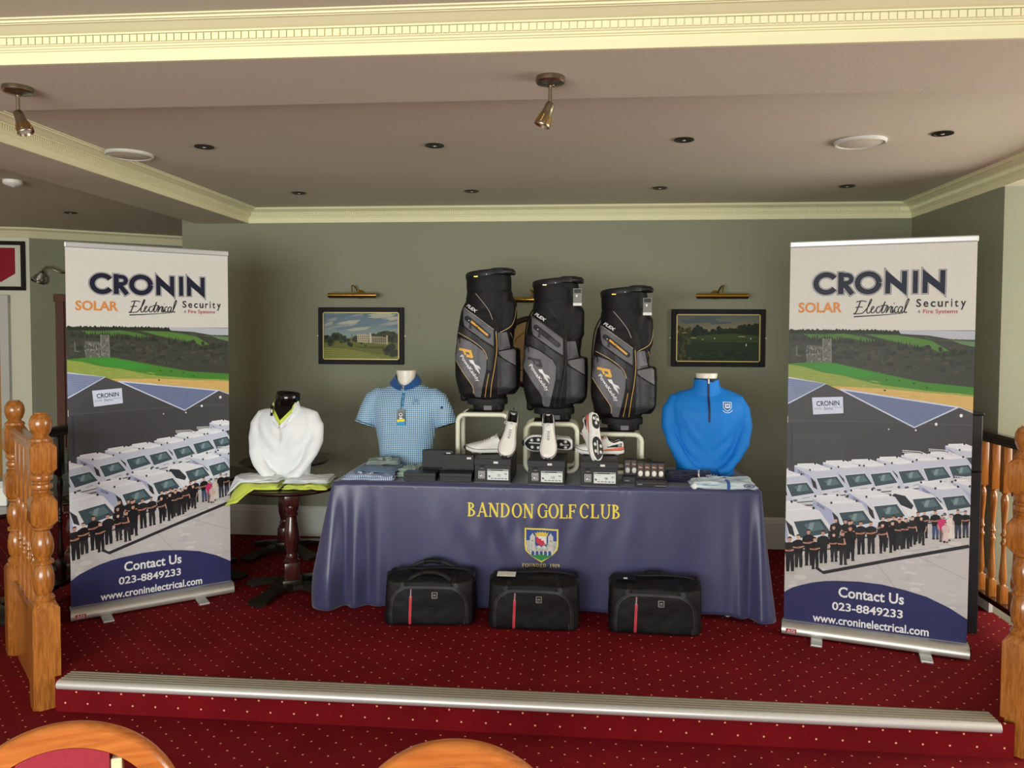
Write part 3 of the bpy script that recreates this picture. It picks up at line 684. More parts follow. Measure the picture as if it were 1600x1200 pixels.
# landscape
P([(0, 44.2), (85, 44.2), (85, 90), (0, 90)], (62, 64, 56))
P(z5([(600, 553), (1140, 552), (1140, 600), (1010, 600), (880, 580), (730, 573)]), (178, 182, 190))
P(jag(z5([(1140, 606), (1050, 600), (920, 604), (860, 585)]), .3, .6, rn)+z5([(860, 600), (1140, 625)]), (70, 84, 62))
def field(p, c, a_=.5): q = z5(p); P(q, c)
field([(205, 580), (300, 583), (420, 576), (520, 590), (595, 612), (540, 622), (480, 606), (430, 598), (400, 604), (365, 622), (300, 606), (240, 604)], (78, 118, 52))
field([(535, 577), (700, 580), (800, 592), (900, 610), (990, 662), (935, 672), (880, 646), (800, 640), (760, 630), (700, 618), (640, 604)], (84, 124, 56))
field([(1010, 606), (1140, 612), (1140, 642), (1060, 626)], (100, 128, 92))
P(jag(z5([(130, 566), (300, 560), (520, 560), (720, 562), (730, 575)]), 1.2, .5, rn)+z5([(700, 578), (540, 574), (420, 574), (300, 576), (130, 580)]), (40, 48, 34))
for (x0, y0, x1, y1, n) in ((130, 590, 480, 606, 26), (480, 612, 700, 620, 14), (700, 622, 880, 650, 12), (880, 655, 960, 680, 6), (960, 676, 1130, 650, 12)):
    for k in range(n):
        t_ = k/n; x, y = x0+(x1-x0)*t_, y0+(y1-y0)*t_; h_ = rn.uniform(10, 30)
        P(z5([(x-11, y+26), (x+rn.uniform(-3, 3), y-h_+8), (x+12, y+26)]), rn.choice([(50, 56, 44), (44, 50, 40), (58, 62, 50)]))
for k in range(150):
    x, y = rn.uniform(130, 1120), rn.uniform(640, 790)
    if y > 690 and x < 500: y = rn.uniform(640, 730)
    B.ell(*z5([(x, y)])[0], rn.uniform(.6, 2), rn.uniform(.4, 1.2), S(*rn.choice([(56, 58, 50), (68, 70, 60), (50, 52, 46), (74, 74, 62)])), 8, raw=True)
# ruined castle
P(z5([(220, 648), (226, 640), (300, 646), (300, 734), (220, 734)]), (96, 98, 90)); P(z5([(305, 606), (352, 604), (353, 735), (306, 735)]), (100, 102, 94))
for k in range(110):
    x = rn.uniform(218, 352); y = rn.uniform(640 if x < 302 else 604, 735)
    B.ell(*z5([(x, y)])[0], rn.uniform(.25, .6), rn.uniform(.25, .7), S(*rn.choice([(128, 129, 120), (108, 110, 100), (140, 140, 130), (92, 94, 86), (76, 78, 70)])), 6, raw=True)
for k in range(5): P(z5([(230+k*14, 664), (235+k*14, 664), (235+k*14, 684), (230+k*14, 684)]), (58, 60, 52))
P(z5([(306, 606), (310, 600), (310, 730), (306, 730)]), (128, 130, 120)); P(z5([(348, 604), (354, 604), (354, 735), (348, 735)]), (124, 126, 116))
P(z5([(166, 650), (170, 640), (172, 696), (190, 696), (190, 700), (167, 700)]), (112, 114, 104))
# meadows
P(z5([(120, 742), (200, 736), (300, 732), (380, 738), (620, 790), (850, 838), (1140, 866), (1140, 1100), (120, 960)]), (70, 128, 48))
P(z5([(250, 752), (380, 744), (520, 776), (600, 800), (500, 812), (400, 800), (300, 775)]), (62, 140, 52))
P(z5([(120, 745), (200, 757), (300, 786), (420, 806), (600, 852), (900, 888), (1140, 908), (1140, 1100), (120, 960)]), (142, 158, 74))
for k in range(60): x, y = rn.uniform(130, 600), rn.uniform(775, 840); P(z5([(x, y+(x-130)*.12), (x+40, y+(x-130)*.12+5), (x+40, y+(x-130)*.12+8)]), rn.choice([(170, 176, 96), (120, 142, 58), (158, 166, 84)]))
P(z5([(350, 862), (600, 872), (900, 898), (1140, 918), (1140, 1100), (350, 960)]), (206, 172, 104))
for k in range(50): x, y = rn.uniform(420, 1100), rn.uniform(885, 985); P(z5([(x, y), (x+60, y+6), (x+60, y+9)]), rn.choice([(222, 190, 124), (186, 150, 86)]))
for x, y in ((650, 826), (720, 830), (800, 845), (640, 884), (870, 868)): B.ell(*z5([(x, y)])[0], .6, .5, S(50, 84, 34), 7, raw=True)
# concrete yard
P(z6([(60, 240), (920, 150), (920, 1100), (60, 1100)]), (196, 192, 192))
for k in range(70): q = z6([(rn.uniform(80, 880), rn.uniform(600, 900))])[0]; B.ell(q[0], q[1], rn.uniform(1, 5), rn.uniform(.4, 1.4), S(*rn.choice([(204, 200, 200), (188, 185, 186), (210, 206, 206)])), 9, raw=True)
for p in ([(480, 690), (560, 800)], [(640, 650), (880, 770)], [(245, 728), (270, 756)], [(600, 640), (760, 620)]): B.line(z6(p), .25, S(160, 158, 160), raw=True)
# sheds
P(z5([(120, 955), (320, 850), (410, 890), (800, 1086), (1045, 974), (1150, 1014), (1150, 1240), (120, 1420)]), (72, 72, 76))
P(z6([(85, 60), (905, 40), (905, 215), (700, 205), (85, 262)]), (70, 70, 74))
for k in range(14): y = 110+k*9; B.line(z6([(105, y), (340, y-3)]), .12, S(92, 92, 96), raw=True)
B.line(z6([(90, 50), (480, 55), (905, 70)]), .2, S(98, 98, 102), raw=True)
P(z6([(110, 60), (118, 58), (116, 240), (106, 245)]), (56, 60, 72))
P(z5([(120, 818), (320, 850), (120, 958)]), (128, 140, 172)); P(z5([(400, 880), (1030, 976), (802, 1088)]), (116, 128, 162))
for k in range(11): t_ = k/11; B.line(z5([(120+20*t_*3, 825+k*11), (310-180*t_, 852+k*9)]), .18, S(92, 102, 136), raw=True)
for k in range(16): t_ = (k+1)/17; B.line(z5([(400+402*t_, 880+208*t_), (1030-228*(1-(1-t_)), 976+112*t_)]), .22, S(84, 94, 128), raw=True)
for p in ([(118, 816), (322, 850), (120, 958)], [(400, 879), (1040, 975)], [(1045, 974), (800, 1088), (400, 880)]): B.line(z5(p), .7, S(196, 206, 226), raw=True)
B.line(z5([(1045, 974), (1150, 1016)]), .5, S(180, 190, 210), raw=True)
P(z5([(248, 925), (413, 920), (416, 1010), (254, 1018)]), (206, 214, 232))
q = z5([(270, 945), (393, 940), (273, 972)]); B.text('CRONIN', None, S(44, 46, 70), quad=q, bold=.02)
for s_, c, q in (('SOLAR', (130, 120, 120), [(258, 980), (300, 979), (259, 991)]), ('Electrical', (60, 60, 80), [(310, 976), (360, 974), (311, 993)]), ('Security', (80, 80, 100), [(366, 974), (410, 973), (367, 982)])): B.text(s_, None, S(*c), quad=z5(q), shear=.3 if s_[0] == 'E' else 0)
for x, y, r in ((1058, 1022, 9), (920, 1070, 8), (808, 1103, 5), (660, 1098, 4)): B.ell(*z5([(x, y)])[0], r*.08, r*.1, S(230, 230, 232), 8, raw=True)
# vans
def van(x, y, k=1.0, ladder=False, car=False, body=(196, 202, 218)):
    f = lambda pts: z6([(x+(px-122)*k, y+(py-235)*k) for px, py in pts])
    P(f([(150, 330), (205, 385), (250, 398), (330, 396), (358, 380), (352, 400), (240, 404), (195, 390)]), (54, 56, 64))
    if car:
        P(f([(122, 300), (140, 268), (215, 262), (300, 290), (352, 345), (358, 380), (330, 392), (250, 390), (200, 372), (150, 340)]), body)
        P(f([(132, 298), (148, 282), (190, 292), (222, 330), (215, 345), (160, 322)]), (50, 54, 62))
    else:
        P(f([(122, 250), (135, 240), (215, 238), (300, 270), (345, 335), (357, 375), (335, 390), (250, 388), (205, 380), (188, 350), (125, 290)]), body)
        P(f([(122, 250), (135, 240), (215, 238), (290, 268), (225, 275), (195, 270)]), (222, 225, 232))
        P(f([(122, 252), (192, 296), (205, 380), (186, 350), (124, 292)]), (172, 178, 208))
        P(f([(192, 300), (214, 322), (222, 356), (203, 345)]), (52, 52, 58))
        B.text('CRONIN', None, S(56, 60, 90), quad=f([(138, 266), (166, 284), (136, 277)]), bold=.02)
        for a_, b_ in (((132, 243), (212, 240)), ((190, 268), (282, 262))):
            B.line(f([a_, b_]), .5*k, S(236, 238, 242), raw=True)
            for q in (a_, b_): B.ell(*f([q])[0], .5*k, .6*k, S(50, 52, 60), 6, raw=True)
    P(f([(218, 306), (306, 298), (338, 345), (240, 360)]), (66, 84, 92)); P(f([(250, 316), (300, 306), (318, 332), (270, 340)]), (92, 116, 122))
    P(f([(270, 310), (285, 308), (278, 334), (262, 336)]), (130, 152, 156))
    B.line(f([(216, 304), (306, 296), (340, 346), (240, 362), (216, 304)]), .3, S(226, 230, 236), raw=True)
    P(f([(240, 364), (338, 349), (357, 376), (335, 390), (250, 388)]), (212, 216, 226))
    B.text('CRONIN', None, S(70, 72, 96), quad=f([(284, 365), (316, 360), (285, 371)]))
    B.line(f([(262, 386), (345, 380)]), .5, S(58, 60, 70), raw=True); P(f([(245, 374), (262, 372), (266, 380), (248, 383)]), (90, 96, 110)); P(f([(335, 362), (346, 358), (352, 368), (342, 372)]), (90, 96, 110))
    if ladder:
        for dy in (0, 8): B.line(f([(128, 226+dy), (205, 232+dy), (262, 256+dy)]), .35, S(214, 216, 220), raw=True)
        for j in range(12): B.line(f([(132+j*9, 226+j*1.6), (132+j*9, 236+j*1.6)]), .25, S(180, 184, 190), raw=True)
van(785, 150, .95); van(705, 186, 1.0, True); van(588, 192, 1.03, True); van(480, 207, 1.0); van(357, 218, 1.0); van(245, 223, 1.0); van(122, 236, 1.0); van(-8, 262, 1.0)
van(820, 310, 1.1, True); van(666, 318, 1.1); van(528, 322, 1.15, car=True, body=(224, 226, 230)); van(357, 352, 1.15, body=(214, 217, 226)); van(200, 376, 1.2, body=(214, 217, 226)); van(-12, 402, 1.35, body=(222, 224, 230))
# people
def man(x, hy, fy, shirt=(30, 28, 32), legs=(34, 34, 38), arms=True, face=(206, 160, 140), hair=(46, 34, 30), k=1.0, skirt=False, turn=0):
    H_ = fy-hy; s_ = H_/7.2*k
    f = lambda pts: z7([(x+a*s_, hy+b*s_) for a, b in pts])
    P(f([(-.75, 3.6), (.75, 3.6), (.85, 5.5), (.75, 7.0), (.2, 7.1), (.05, 4.6), (-.15, 7.0), (-.7, 7.1), (-.8, 5.2)]) if not skirt else f([(-.7, 3.2), (.7, 3.2), (1.0, 6.6), (-.9, 6.6)]), legs)
    for sx in (-.45, .5): P(f([(sx-.3, 6.9), (sx+.3, 6.9), (sx+.4, 7.35), (sx-.35, 7.35)]), rn.choice([(190, 184, 170), (40, 38, 40), (60, 54, 50)]))
    P(f([(-.35, 1.15), (.35, 1.15), (1.15, 1.55), (1.35, 2.8), (.95, 3.0), (.8, 4.0), (-.8, 4.0), (-.95, 3.0), (-1.35, 2.8), (-1.15, 1.55)]), shirt)
    if arms: P(f([(-1.15, 2.55), (-.2, 2.7), (1.15, 2.4), (1.2, 2.66), (.2, 2.98), (-1.1, 2.86)]), (188, 136, 116)); P(f([(-.25, 2.62), (.3, 2.5), (.35, 2.75), (-.15, 2.9)]), (150, 100, 84))
    else:
        for sx in (-1, 1): P(f([(sx*1.15, 2.6), (sx*1.4, 2.6), (sx*1.2, 3.9), (sx*.9, 3.9)]), (198, 150, 130))
    P(f([(.36*math.cos(k*PI/5), .62+.5*math.sin(k*PI/5)) for k in range(10)]), face)
    q = f([(-.40, .55), (-.36, .18), (0, .0), (.36, .18), (.40, .55), (.26, .34), (-.26, .34)]); P(q, hair)
ppl = [(500, 55, 300), (545, 60, 300), (790, 35, 270), (830, 40, 280), (890, 40, 270), (1060, 0, 250), (1110, -5, 210), (425, 45, 300), (530, 65, 310), (870, 30, 260), (930, 35, 280), (410, 100, 350), (75, 185, 470), (140, 168, 440), (218, 130, 410), (328, 140, 410), (265, 192, 440), (410, 160, 385), (480, 150, 410), (536, 108, 380), (617, 70, 330), (695, 72, 325), (785, 88, 325), (862, 72, 320), (915, 55, 295), (965, 50, 290), (1018, 35, 275), (1085, 38, 265)]
for i, (x, h, f_) in enumerate(ppl): man(x, h, f_, arms=(i % 4 != 3), shirt=rn.choice([(30, 28, 32), (26, 26, 30), (36, 34, 38)]), legs=rn.choice([(34, 34, 38), (44, 44, 46), (30, 30, 34)]), face=rn.choice([(210, 164, 144), (198, 150, 130), (220, 176, 156)]))
man(1195, -10, 220, legs=(66, 82, 120)); man(1250, 28, 240, shirt=(206, 58, 118), legs=(110, 90, 90), arms=False, hair=(70, 50, 40)); man(1316, 20, 235, shirt=(224, 214, 206), legs=(226, 216, 206), arms=False, skirt=True, hair=(60, 40, 30)); man(1275, 85, 250, shirt=(216, 190, 190), legs=(222, 200, 200), arms=False, skirt=True)
man(1372, -15, 215, arms=False, legs=(60, 64, 80)); man(1432, -5, 210, legs=(60, 66, 84))
B.line(z6([(212, 702), (244, 727), (560, 672), (892, 618)]), 1.7, S(48, 46, 50), raw=True)
# navy foot
P([(0, 185.1), (4, 182.2), (8.6, 180.2), (14, 178.2), (20, 176.7), (25.3, 175.9), (36, 175.0), (46.6, 175.1), (57, 176.6), (67, 178.8), (77, 183), (85, 187.8), (85, 200), (0, 200)], (52, 52, 98))
B.text('Contact Us', (26.5, 178.8, 57, 184.4), S(236, 236, 238), bold=.022)
B.text('023-8849233', (23.6, 187.2, 56.6, 191.6), S(236, 236, 238), bold=.02)
B.text('www.croninelectrical.com', (14.3, 194.6, 68.4, 199.0), S(236, 236, 238), bold=.02)
# heading CRONIN, drawn as outlined strokes
NV = (26, 28, 48)
def strokes(fn):
    for w_, c in ((3.75, (44, 48, 68)), (3.3, (188, 187, 184)), (2.7, NV)): fn(w_, S(*c), (3.75-w_)/2)
T, Bt = 13.8, 26.2
def arc(cx, cy, rx, ry, a0, a1, n=26): return [(cx+rx*math.cos(math.radians(a0+(a1-a0)*k/n)), cy+ry*math.sin(math.radians(a0+(a1-a0)*k/n))) for k in range(n+1)]
cy_ = (T+Bt)/2; ry_ = (Bt-T)/2-1.6
strokes(lambda w_, c, e: B.line(arc(17.6, cy_, 4.9, ry_, -38+e*6, -322-e*6), w_, c, raw=True))
def R_(w_, c, e):
    B.line([(24.6, T+e), (24.6, Bt-e)], w_, c, raw=True); B.line([(24.0, T+2.05)]+arc(27.2, T+4.05, 2.3, 2.05, -90, 90, 14)+[(24.0, T+6.1)], w_*.82, c, raw=True); B.line([(26.2, T+6.6), (30.3-e*.5, Bt-e)], w_*.95, c, raw=True)
strokes(R_)
strokes(lambda w_, c, e: B.line(arc(37.3, cy_, 4.9, ry_, 0, 360, 36), w_, c, raw=True))
def N_(x0, x1):
    def g(w_, c, e):
        h = w_/2; B.poly([(x0+e, T-1.4+e*2.2), (x1-2.6-e*.3, Bt-5), (x1-3.3+e, T+e), (x1-e, T+e), (x1-e, Bt+1.6-e*2.4), (x0+3.2-e, T+6.4+e), (x0+3.2-e, Bt-e), (x0+e, Bt-e)] if False else
            [(x0+e, T-1.6+e*2.4), (x1-3.4+e, Bt-5.6-e*.2), (x1-3.4+e, T+e), (x1-e, T+e), (x1-e, Bt+1.8-e*2.4), (x0+3.4-e, T+6.2+e*.2), (x0+3.4-e, Bt-e), (x0+e, Bt-e)], c, raw=True)
    return g
strokes(N_(44.6, 55.4)); strokes(lambda w_, c, e: B.line([(58.6, T+e), (58.6, Bt-e)], w_*.85, c, raw=True)); strokes(N_(61.2, 72.2))
B.text('SOLAR', (4.4, 29.7, 25.4, 35.2), S(210, 136, 66), bold=.028)
# script word
BK = S(34, 34, 40)
def pen(pts, w_=.5): B.line(spline(pts, 6), w_, BK, raw=True)
SX = lambda pts: [(30.6+x*.885, 35.8-y) for x, y in pts]
pen(SX([(7, 6.2), (4.5, 6.6), (2.5, 6.3), (1.6, 6.0)])); pen(SX([(3.8, 6.4), (2.6, 3.2), (1.2, .2), (.4, -.1)]), .6); pen(SX([(1.2, 3.2), (3.2, 3.5), (5, 3.4)])); pen(SX([(0, .1), (2.5, .0), (4.8, .3), (6, 1.2)]))
pen(SX([(6, 1.2), (8, 3.8), (9.6, 6.8), (9.2, 7.3), (8.4, 5.6), (7.2, 1.6), (7.6, .3), (8.6, .6), (9.8, 2), (10.8, 3.2), (10.4, 3.7), (9.6, 2.8), (9.4, 1.0), (10.2, .4), (11.4, 1.2), (12.6, 3)]))
pen(SX([(14.0, 3.2), (13.2, 3.6), (12.2, 2.6), (12.2, .9), (13, .4), (14.2, 1.4), (16.6, 6), (16.2, 5), (14.9, 1.2), (15.3, .4), (16.4, 1.2), (17.6, 3.8), (18.4, 3.2), (18.0, 3.4)])); pen(SX([(14.2, 3.9), (16, 4.2), (18, 4.2)]))
pen(SX([(18.0, 3.4), (17.2, .5), (17.9, 1.6), (19, 3.2), (20, 3.6), (19.4, 1.2), (20, .5), (21.2, 2)])); B.ell(30.6+21.2*.885, 35.8-5.2, .3, .3, BK, 8, raw=True)
pen(SX([(20.6, 3.6), (20.2, 1.2), (20.8, .5), (21.8, 1.8)])); pen(SX([(23.2, 3.2), (22.4, 3.6), (21.5, 2.4), (21.6, .8), (22.5, .5), (23.4, 1.4)]))
pen(SX([(25.4, 3.2), (24.5, 3.6), (23.4, 2.2), (23.5, .7), (24.3, .6), (25.3, 2.2), (25.6, 3.4), (25.1, 1), (25.8, .6), (27, 2.6), (28.6, 6.6), (28.3, 7.4), (27.4, 5.6), (26.5, 1.6), (27, .4), (27.8, 1)]))
B.line([(31.0, 37.3), (38, 36.9), (46, 36.3), (53.4, 35.6)], .65, BK, raw=True, w2=.3)
x_ = 59.2
for ch, w_ in zip('Security', (2.2, 2.2, 2.1, 2.2, 1.6, .55, 1.6, 2.3)):
    top = {'S': 28.5, 'i': 28.5, 't': 29.1, 'e': 29.7, 'c': 29.7, 'u': 29.7, 'r': 29.7, 'y': 29.7}[ch]; bot = 34.0 if ch == 'y' else 32.6
    B.text(ch, (x_, top, x_+w_, bot), BK, bold=.02); x_ += w_+.98
B.text('&', (60.0, 34.1, 61.2, 35.5), S(60, 60, 66)); B.text('Fire Systems', (62.3, 33.7, 77.4, 36.4), S(168, 36, 66), bold=.012)
def banner(loc, rz, label, skew=0):
    t = thing('roll_up_banner', label, 'banner', loc, rz)
    W_ = .425
    MB().box(-W_, W_, 0, .0006, .06, 2.045).build('banner_sheet', M_white, t)
    B.build('printed_graphic', M_print, t, lambda x, y: ((x-42.5)/100, (.072+(200-y)*.009865)), eps=.0000015, off=.0004)
    b = MB(); pf = [(-.05, .012), (-.056, .02), (-.052, .045), (-.03, .066), (-.006, .071), (.03, .07), (.05, .055), (.055, .03), (.05, .012)]
    n = len(pf); b.add([(x, y, z) for x in (-W_-.008, W_+.008) for y, z in pf], [tuple(range(n)), tuple(range(n, 2*n))[::-1]]+[(k, (k+1) % n, (k+1) % n+n, k+n) for k in range(n)])
    bc = b.build('base_cassette', M_alu, t, auto=50)
    for sx in (-1, 1): MB().box(sx*(W_+.008), sx*(W_+.012), -.054, .052, .013, .07, ch=.001).build('end_cap', M_blackg, bc)
    MB().box(-W_-.004, W_+.004, -.010, .012, 2.036, 2.068, ch=.006).build('top_rail', M_aluw, t)
    for sx in (-.26, .24):
        MB().box(sx-.028, sx+.028, -.15, .14, .0, .012, ch=.004).build('foot', M_aluw, bc)
    MB().tube([(0, .03, .06), (0, .03, 2.05)], .009, 10).build('support_pole', M_alu, t, smooth=True)
    a = Art(); a.poly([(-2.6, -1.1), (2.6, -1.1), (2.6, 1.1), (-2.6, 1.1)], S(176, 44, 66)); a.text('ATS', (-2.0, -.7, 2.0, .3), S(236, 226, 224), bold=.03); a.line([(-2, .7), (2, .7)], .3, S(230, 200, 200))
    o = a.build('maker_sticker', M_print, bc, lambda x, y: ((x)/100-.385, .032-y/100), off=.0555, eps=.0002)
    return t
banner((-2.441, 4.287, 0), math.atan2(.548, .664), 'tall printed roll-up banner at left of stage beside the oak newel')
banner((1.493, 4.108, 0), math.atan2(-.25, .808), 'tall printed roll-up banner at right of stage before the black panel')
# black panel behind the right banner
t = thing('black_cabinet', 'tall flat black cabinet panel standing behind the right banner', 'cabinet', (1.86, 4.32, 0), -.04)
MB().box(-.25, .25, 0, .12, 0, .86, ch=.006).build('lower_body', M_card, t)
MB().box(-.25, .25, .002, .118, .866, 1.165, ch=.006).build('upper_body', M_card, t)
MB().box(-.254, .254, -.004, .124, 1.165, 1.18, ch=.004).build('top_lid', M_black, t)
# ================================================================== TABLE AND CLOTH
TX0, TX1, TY0, TY1, TZ = -1.42, .995, 4.41, 5.14, .72
tb = thing('folding_table', 'long folding trestle table under the navy cloth, metal leg foot showing', 'table', ((TX0+TX1)/2, (TY0+TY1)/2, 0))
tw, td = (TX1-TX0)/2-.01, (TY1-TY0)/2-.01
MB().box(-tw, tw, -td, td, TZ-.045, TZ-.003, ch=.006).build('tabletop', M_white, tb)
for sx in (-1, 1):
    for sy in (-1, 1):
        X_ = sx*(tw-.15) if sx > 0 else -tw+.2
        MB().tube([(X_, sy*(td-.03), TZ-.045), (X_, sy*(td-.03), .012)], .0125, 10).lathe([(0, 0), (.016, 0), (.016, .03), (0, .03)], 12, Matrix.Translation((X_, sy*(td-.03), 0))).build('leg', M_aluw, tb, auto=40)
def cloth():
    mb = MB(); Hh = TZ-.004
    r = .02
    # top grid
    NX, NY = 60, 12; vs = []; fs = []
    for j in range(NY+1):
        for i in range(NX+1):
            x = TX0+(TX1-TX0)*i/NX; y = TY0+(TY1-TY0)*j/NY
            vs.append((x, y, TZ+.0015*math.sin(x*9+y*5)*(0 if j in (0,) else 1)))
    for j in range(NY):
        for i in range(NX): a_ = j*(NX+1)+i; fs.append((a_, a_+1, a_+NX+2, a_+NX+1))
    mb.add(vs, fs)
    # skirt: perimeter from back-left, round the front, to back-right
    per = []
    Ly, Lx = TY1-TY0, TX1-TX0
    def add(x, y, nx, ny, s_): per.append((x, y, nx, ny, s_))
    n1 = 24
    for k in range(n1): add(TX0, TY1-Ly*k/n1, -1, 0, -Ly+Ly*k/n1)
    for k in range(13): a_ = PI-(-PI/2)*0+PI/2*k/12; add(TX0, TY0, math.cos(a_), math.sin(a_), 0.0001*k)
    n2 = 230
    for k in range(1, n2): add(TX0+Lx*k/n2, TY0, 0, -1, Lx*k/n2)
    for k in range(13): a_ = -PI/2+PI/2*k/12; add(TX1, TY0, math.cos(a_), math.sin(a_), Lx+.0001*k)
    for k in range(1, n1+1): add(TX1, TY0+Ly*k/n1, 1, 0, Lx+Ly*k/n1)
    NZ = 34; vs = []; fs = []
    def g(s_, c, w_): return math.exp(-((s_-c)/w_)**2)
    for (x, y, nx, ny, s_) in per:
        ang = math.atan2(ny, nx)
        for j in range(NZ+1):
            t_ = j/NZ; z = TZ-t_*Hh
            o = .004+.012*t_
            o += t_**.9*(1-.30*max(0, (t_-.72)/.28)**1.3)*(.092*g(s_, 0, .05)+.035*g(s_, .10, .12))+t_**1.1*(.045*g(s_, Lx, .04)+.018*g(s_, Lx-.1, .10))
            o += t_**1.1*.030*(math.cos((s_)*46)*g(s_, .10, .17)+math.cos((s_-Lx)*55)*g(s_, Lx-.04, .09)*.8)
            o += t_*.007*math.sin(s_*11+1.3)+t_*.004*math.sin(s_*23+t_*2)
            # soft puckers around the embroidery
            if .55 < s_ < 1.9: o += .0035*math.sin(s_*44+t_*5)*math.exp(-((t_-.32)/.16)**2)*g(s_, 1.2, .5) + .004*math.sin(s_*30-t_*9)*math.exp(-((t_-.42)/.2)**2)*g(s_, .95, .22)
            if s_ < 0: o = .004+.012*t_+t_*.085*(1-.30*max(0, (t_-.72)/.28)**1.3)*math.exp(s_/.35)+t_*.012*math.sin(s_*30)
            if s_ > Lx+.01: o = .004+.012*t_+t_*.035*math.exp(-(s_-Lx)/.3)+t_*.012*math.sin(s_*34)
            drop = 0.0
            if .25 < s_ < Lx-.15: drop = 0
            # hem rises a little toward the right hand leg
            lift = .022*g(s_, Lx-.22, .14)+.012*g(s_, Lx*.5, .8)
            zz = TZ-t_*(Hh-lift)
            vs.append((x+nx*o, y+ny*o, zz))
    n = NZ+1
    for i in range(len(per)-1):
        for j in range(NZ): fs.append((i*n+j, i*n+j+1, (i+1)*n+j+1, (i+1)*n+j))
    mb.add(vs, fs)
    return mb
TC = cloth().build('tablecloth', M_navy, None, smooth=True)
bmx = bmesh.new(); bmx.from_mesh(TC.data); bmesh.ops.remove_doubles(bmx, verts=bmx.verts, dist=.0045); bmesh.ops.recalc_face_normals(bmx, faces=bmx.faces); bmx.to_mesh(TC.data); bmx.free()
md = TC.modifiers.new('hem', 'SOLIDIFY'); md.thickness = .0015; md.offset = 1
tag(TC, 'navy satin tablecloth with yellow lettering and castle crest draped to the floor', 'tablecloth')
bv = bvh_of(TC)
# serif letters
def serif(A, ch, x, y, w_, h, c):
    """x,y = bottom-left (y down art), draws capital or figure"""
    T_ = .17*w_ if ch not in 'N' else .15*w_; th = .075*h; X = lambda u: x+u*w_; Y = lambda v: y-v*h
    TK = max(.145*h, .0)
    def bar(u0, v0, u1, v1, t): A.line([(X(u0), Y(v0)), (X(u1), Y(v1))], t, c, raw=True)
    def srf(u, v, hw=.17): A.line([(X(u)-hw*h, Y(v)+(-.5 if v < .5 else .5)*th), (X(u)+hw*h, Y(v)+(-.5 if v < .5 else .5)*th)], th, c, raw=True)
    def bowl(cx, cy, rx, ry, tx, ty, a0, a1, n=20):
        A.layer += 1; o = [(X(cx)+rx*w_*math.cos(math.radians(a0+(a1-a0)*k/n)), Y(cy)-ry*h*math.sin(math.radians(a0+(a1-a0)*k/n))) for k in range(n+1)]
        i = [(X(cx)+(rx*w_-tx)*math.cos(math.radians(a0+(a1-a0)*k/n)), Y(cy)-(ry*h-ty)*math.sin(math.radians(a0+(a1-a0)*k/n))) for k in range(n+1)]
        for k in range(n): A._t((o[k], i[k], i[k+1]), c); A._t((o[k], i[k+1], o[k+1]), c)
    if ch == 'B': bar(.2, 0, .2, 1, TK); srf(.2, 0, .12); srf(.2, 1, .12); bowl(.3, .77, .48, .23, TK, th, 90, -90); bowl(.3, .27, .62, .27, TK, th, 90, -90); bar(.2, .97, .32, .97, th); bar(.2, .53, .32, .53, th); bar(.2, .03, .32, .03, th)
    elif ch == 'D': bar(.2, 0, .2, 1, TK); srf(.2, 0, .12); srf(.2, 1, .12); bowl(.32, .5, .62, .5, TK, th, 90, -90); bar(.2, .97, .34, .97, th); bar(.2, .03, .34, .03, th)
    elif ch == 'A': bar(.12, 0, .5, 1, th*1.1); bar(.48, 1.02, .86, 0, TK); srf(.1, 0, .11); srf(.87, 0, .13); bar(.26, .34, .72, .34, th)
    elif ch == 'N': bar(.14, 0, .14, 1, th*1.1); bar(.86, 0, .86, 1, th*1.1); bar(.14, 1, .86, 0, TK*1.1); srf(.14, 0, .11); srf(.1, 1, .11); srf(.86, 1, .11)
    elif ch == 'O': bowl(.5, .5, .49, .52, TK, th, 0, 360, 34)
    elif ch in 'GC':
        bowl(.52, .5, .5, .52, TK, th, 48, 322, 30); bar(.86, .68, .86, .93, th)
        if ch == 'G': bar(.84, .03, .84, .42, TK*.9); srf(.84, .46, .13)
    elif ch == 'L': bar(.24, 0, .24, 1, TK); srf(.24, 1, .14); srf(.24, 0, .14); bar(.24, .03, .92, .03, th); bar(.92, 0, .92, .26, th)
    elif ch in 'FE':
        bar(.24, 0, .24, 1, TK); srf(.24, 0, .14); srf(.24, 1, .12); bar(.24, .97, .88, .97, th); bar(.88, .78, .88, 1, th); bar(.24, .52, .7, .52, th); bar(.7, .4, .7, .64, th)
        if ch == 'E': bar(.24, .03, .9, .03, th); bar(.9, 0, .9, .24, th)
    elif ch == 'U': bar(.2, .3, .2, 1, TK); srf(.2, 1, .13); bar(.84, .3, .84, 1, th*1.1); srf(.84, 1, .11); bowl(.5, .32, .38, .34, TK*.7, th, 180, 360)
    elif ch == '1': bar(.5, 0, .5, 1, TK); srf(.5, 0, .13); bar(.25, .85, .5, .97, th)
    elif ch == '9': bowl(.5, .68, .42, .32, TK*.8, th, 0, 360, 24); bowl(.4, .55, .52, .55, TK*.9, th, 20, -80)
    elif ch == '0': bowl(.5, .5, .44, .5, TK*.8, th, 0, 360, 24)
YL = S(244, 222, 84)
E_ = Art()
def word(A, s_, x, y, h, widths, gap, c, outline=None):
    for ch in s_:
        if ch == ' ': x += .35*h; continue
        w_ = widths.get(ch, .8)*h; serif(A, ch, x, y, w_, h, c); x += w_+gap
    return x
WD = {'B': .68, 'A': .86, 'N': .82, 'D': .84, 'O': .86, 'G': .86, 'L': .68, 'F': .68, 'C': .8, 'U': .84, 'E': .72, '1': .45, '9': .6, '0': .6}
tot = word(Art(), 'BANDON', 0, 0, .078, WD, .004, YL); 
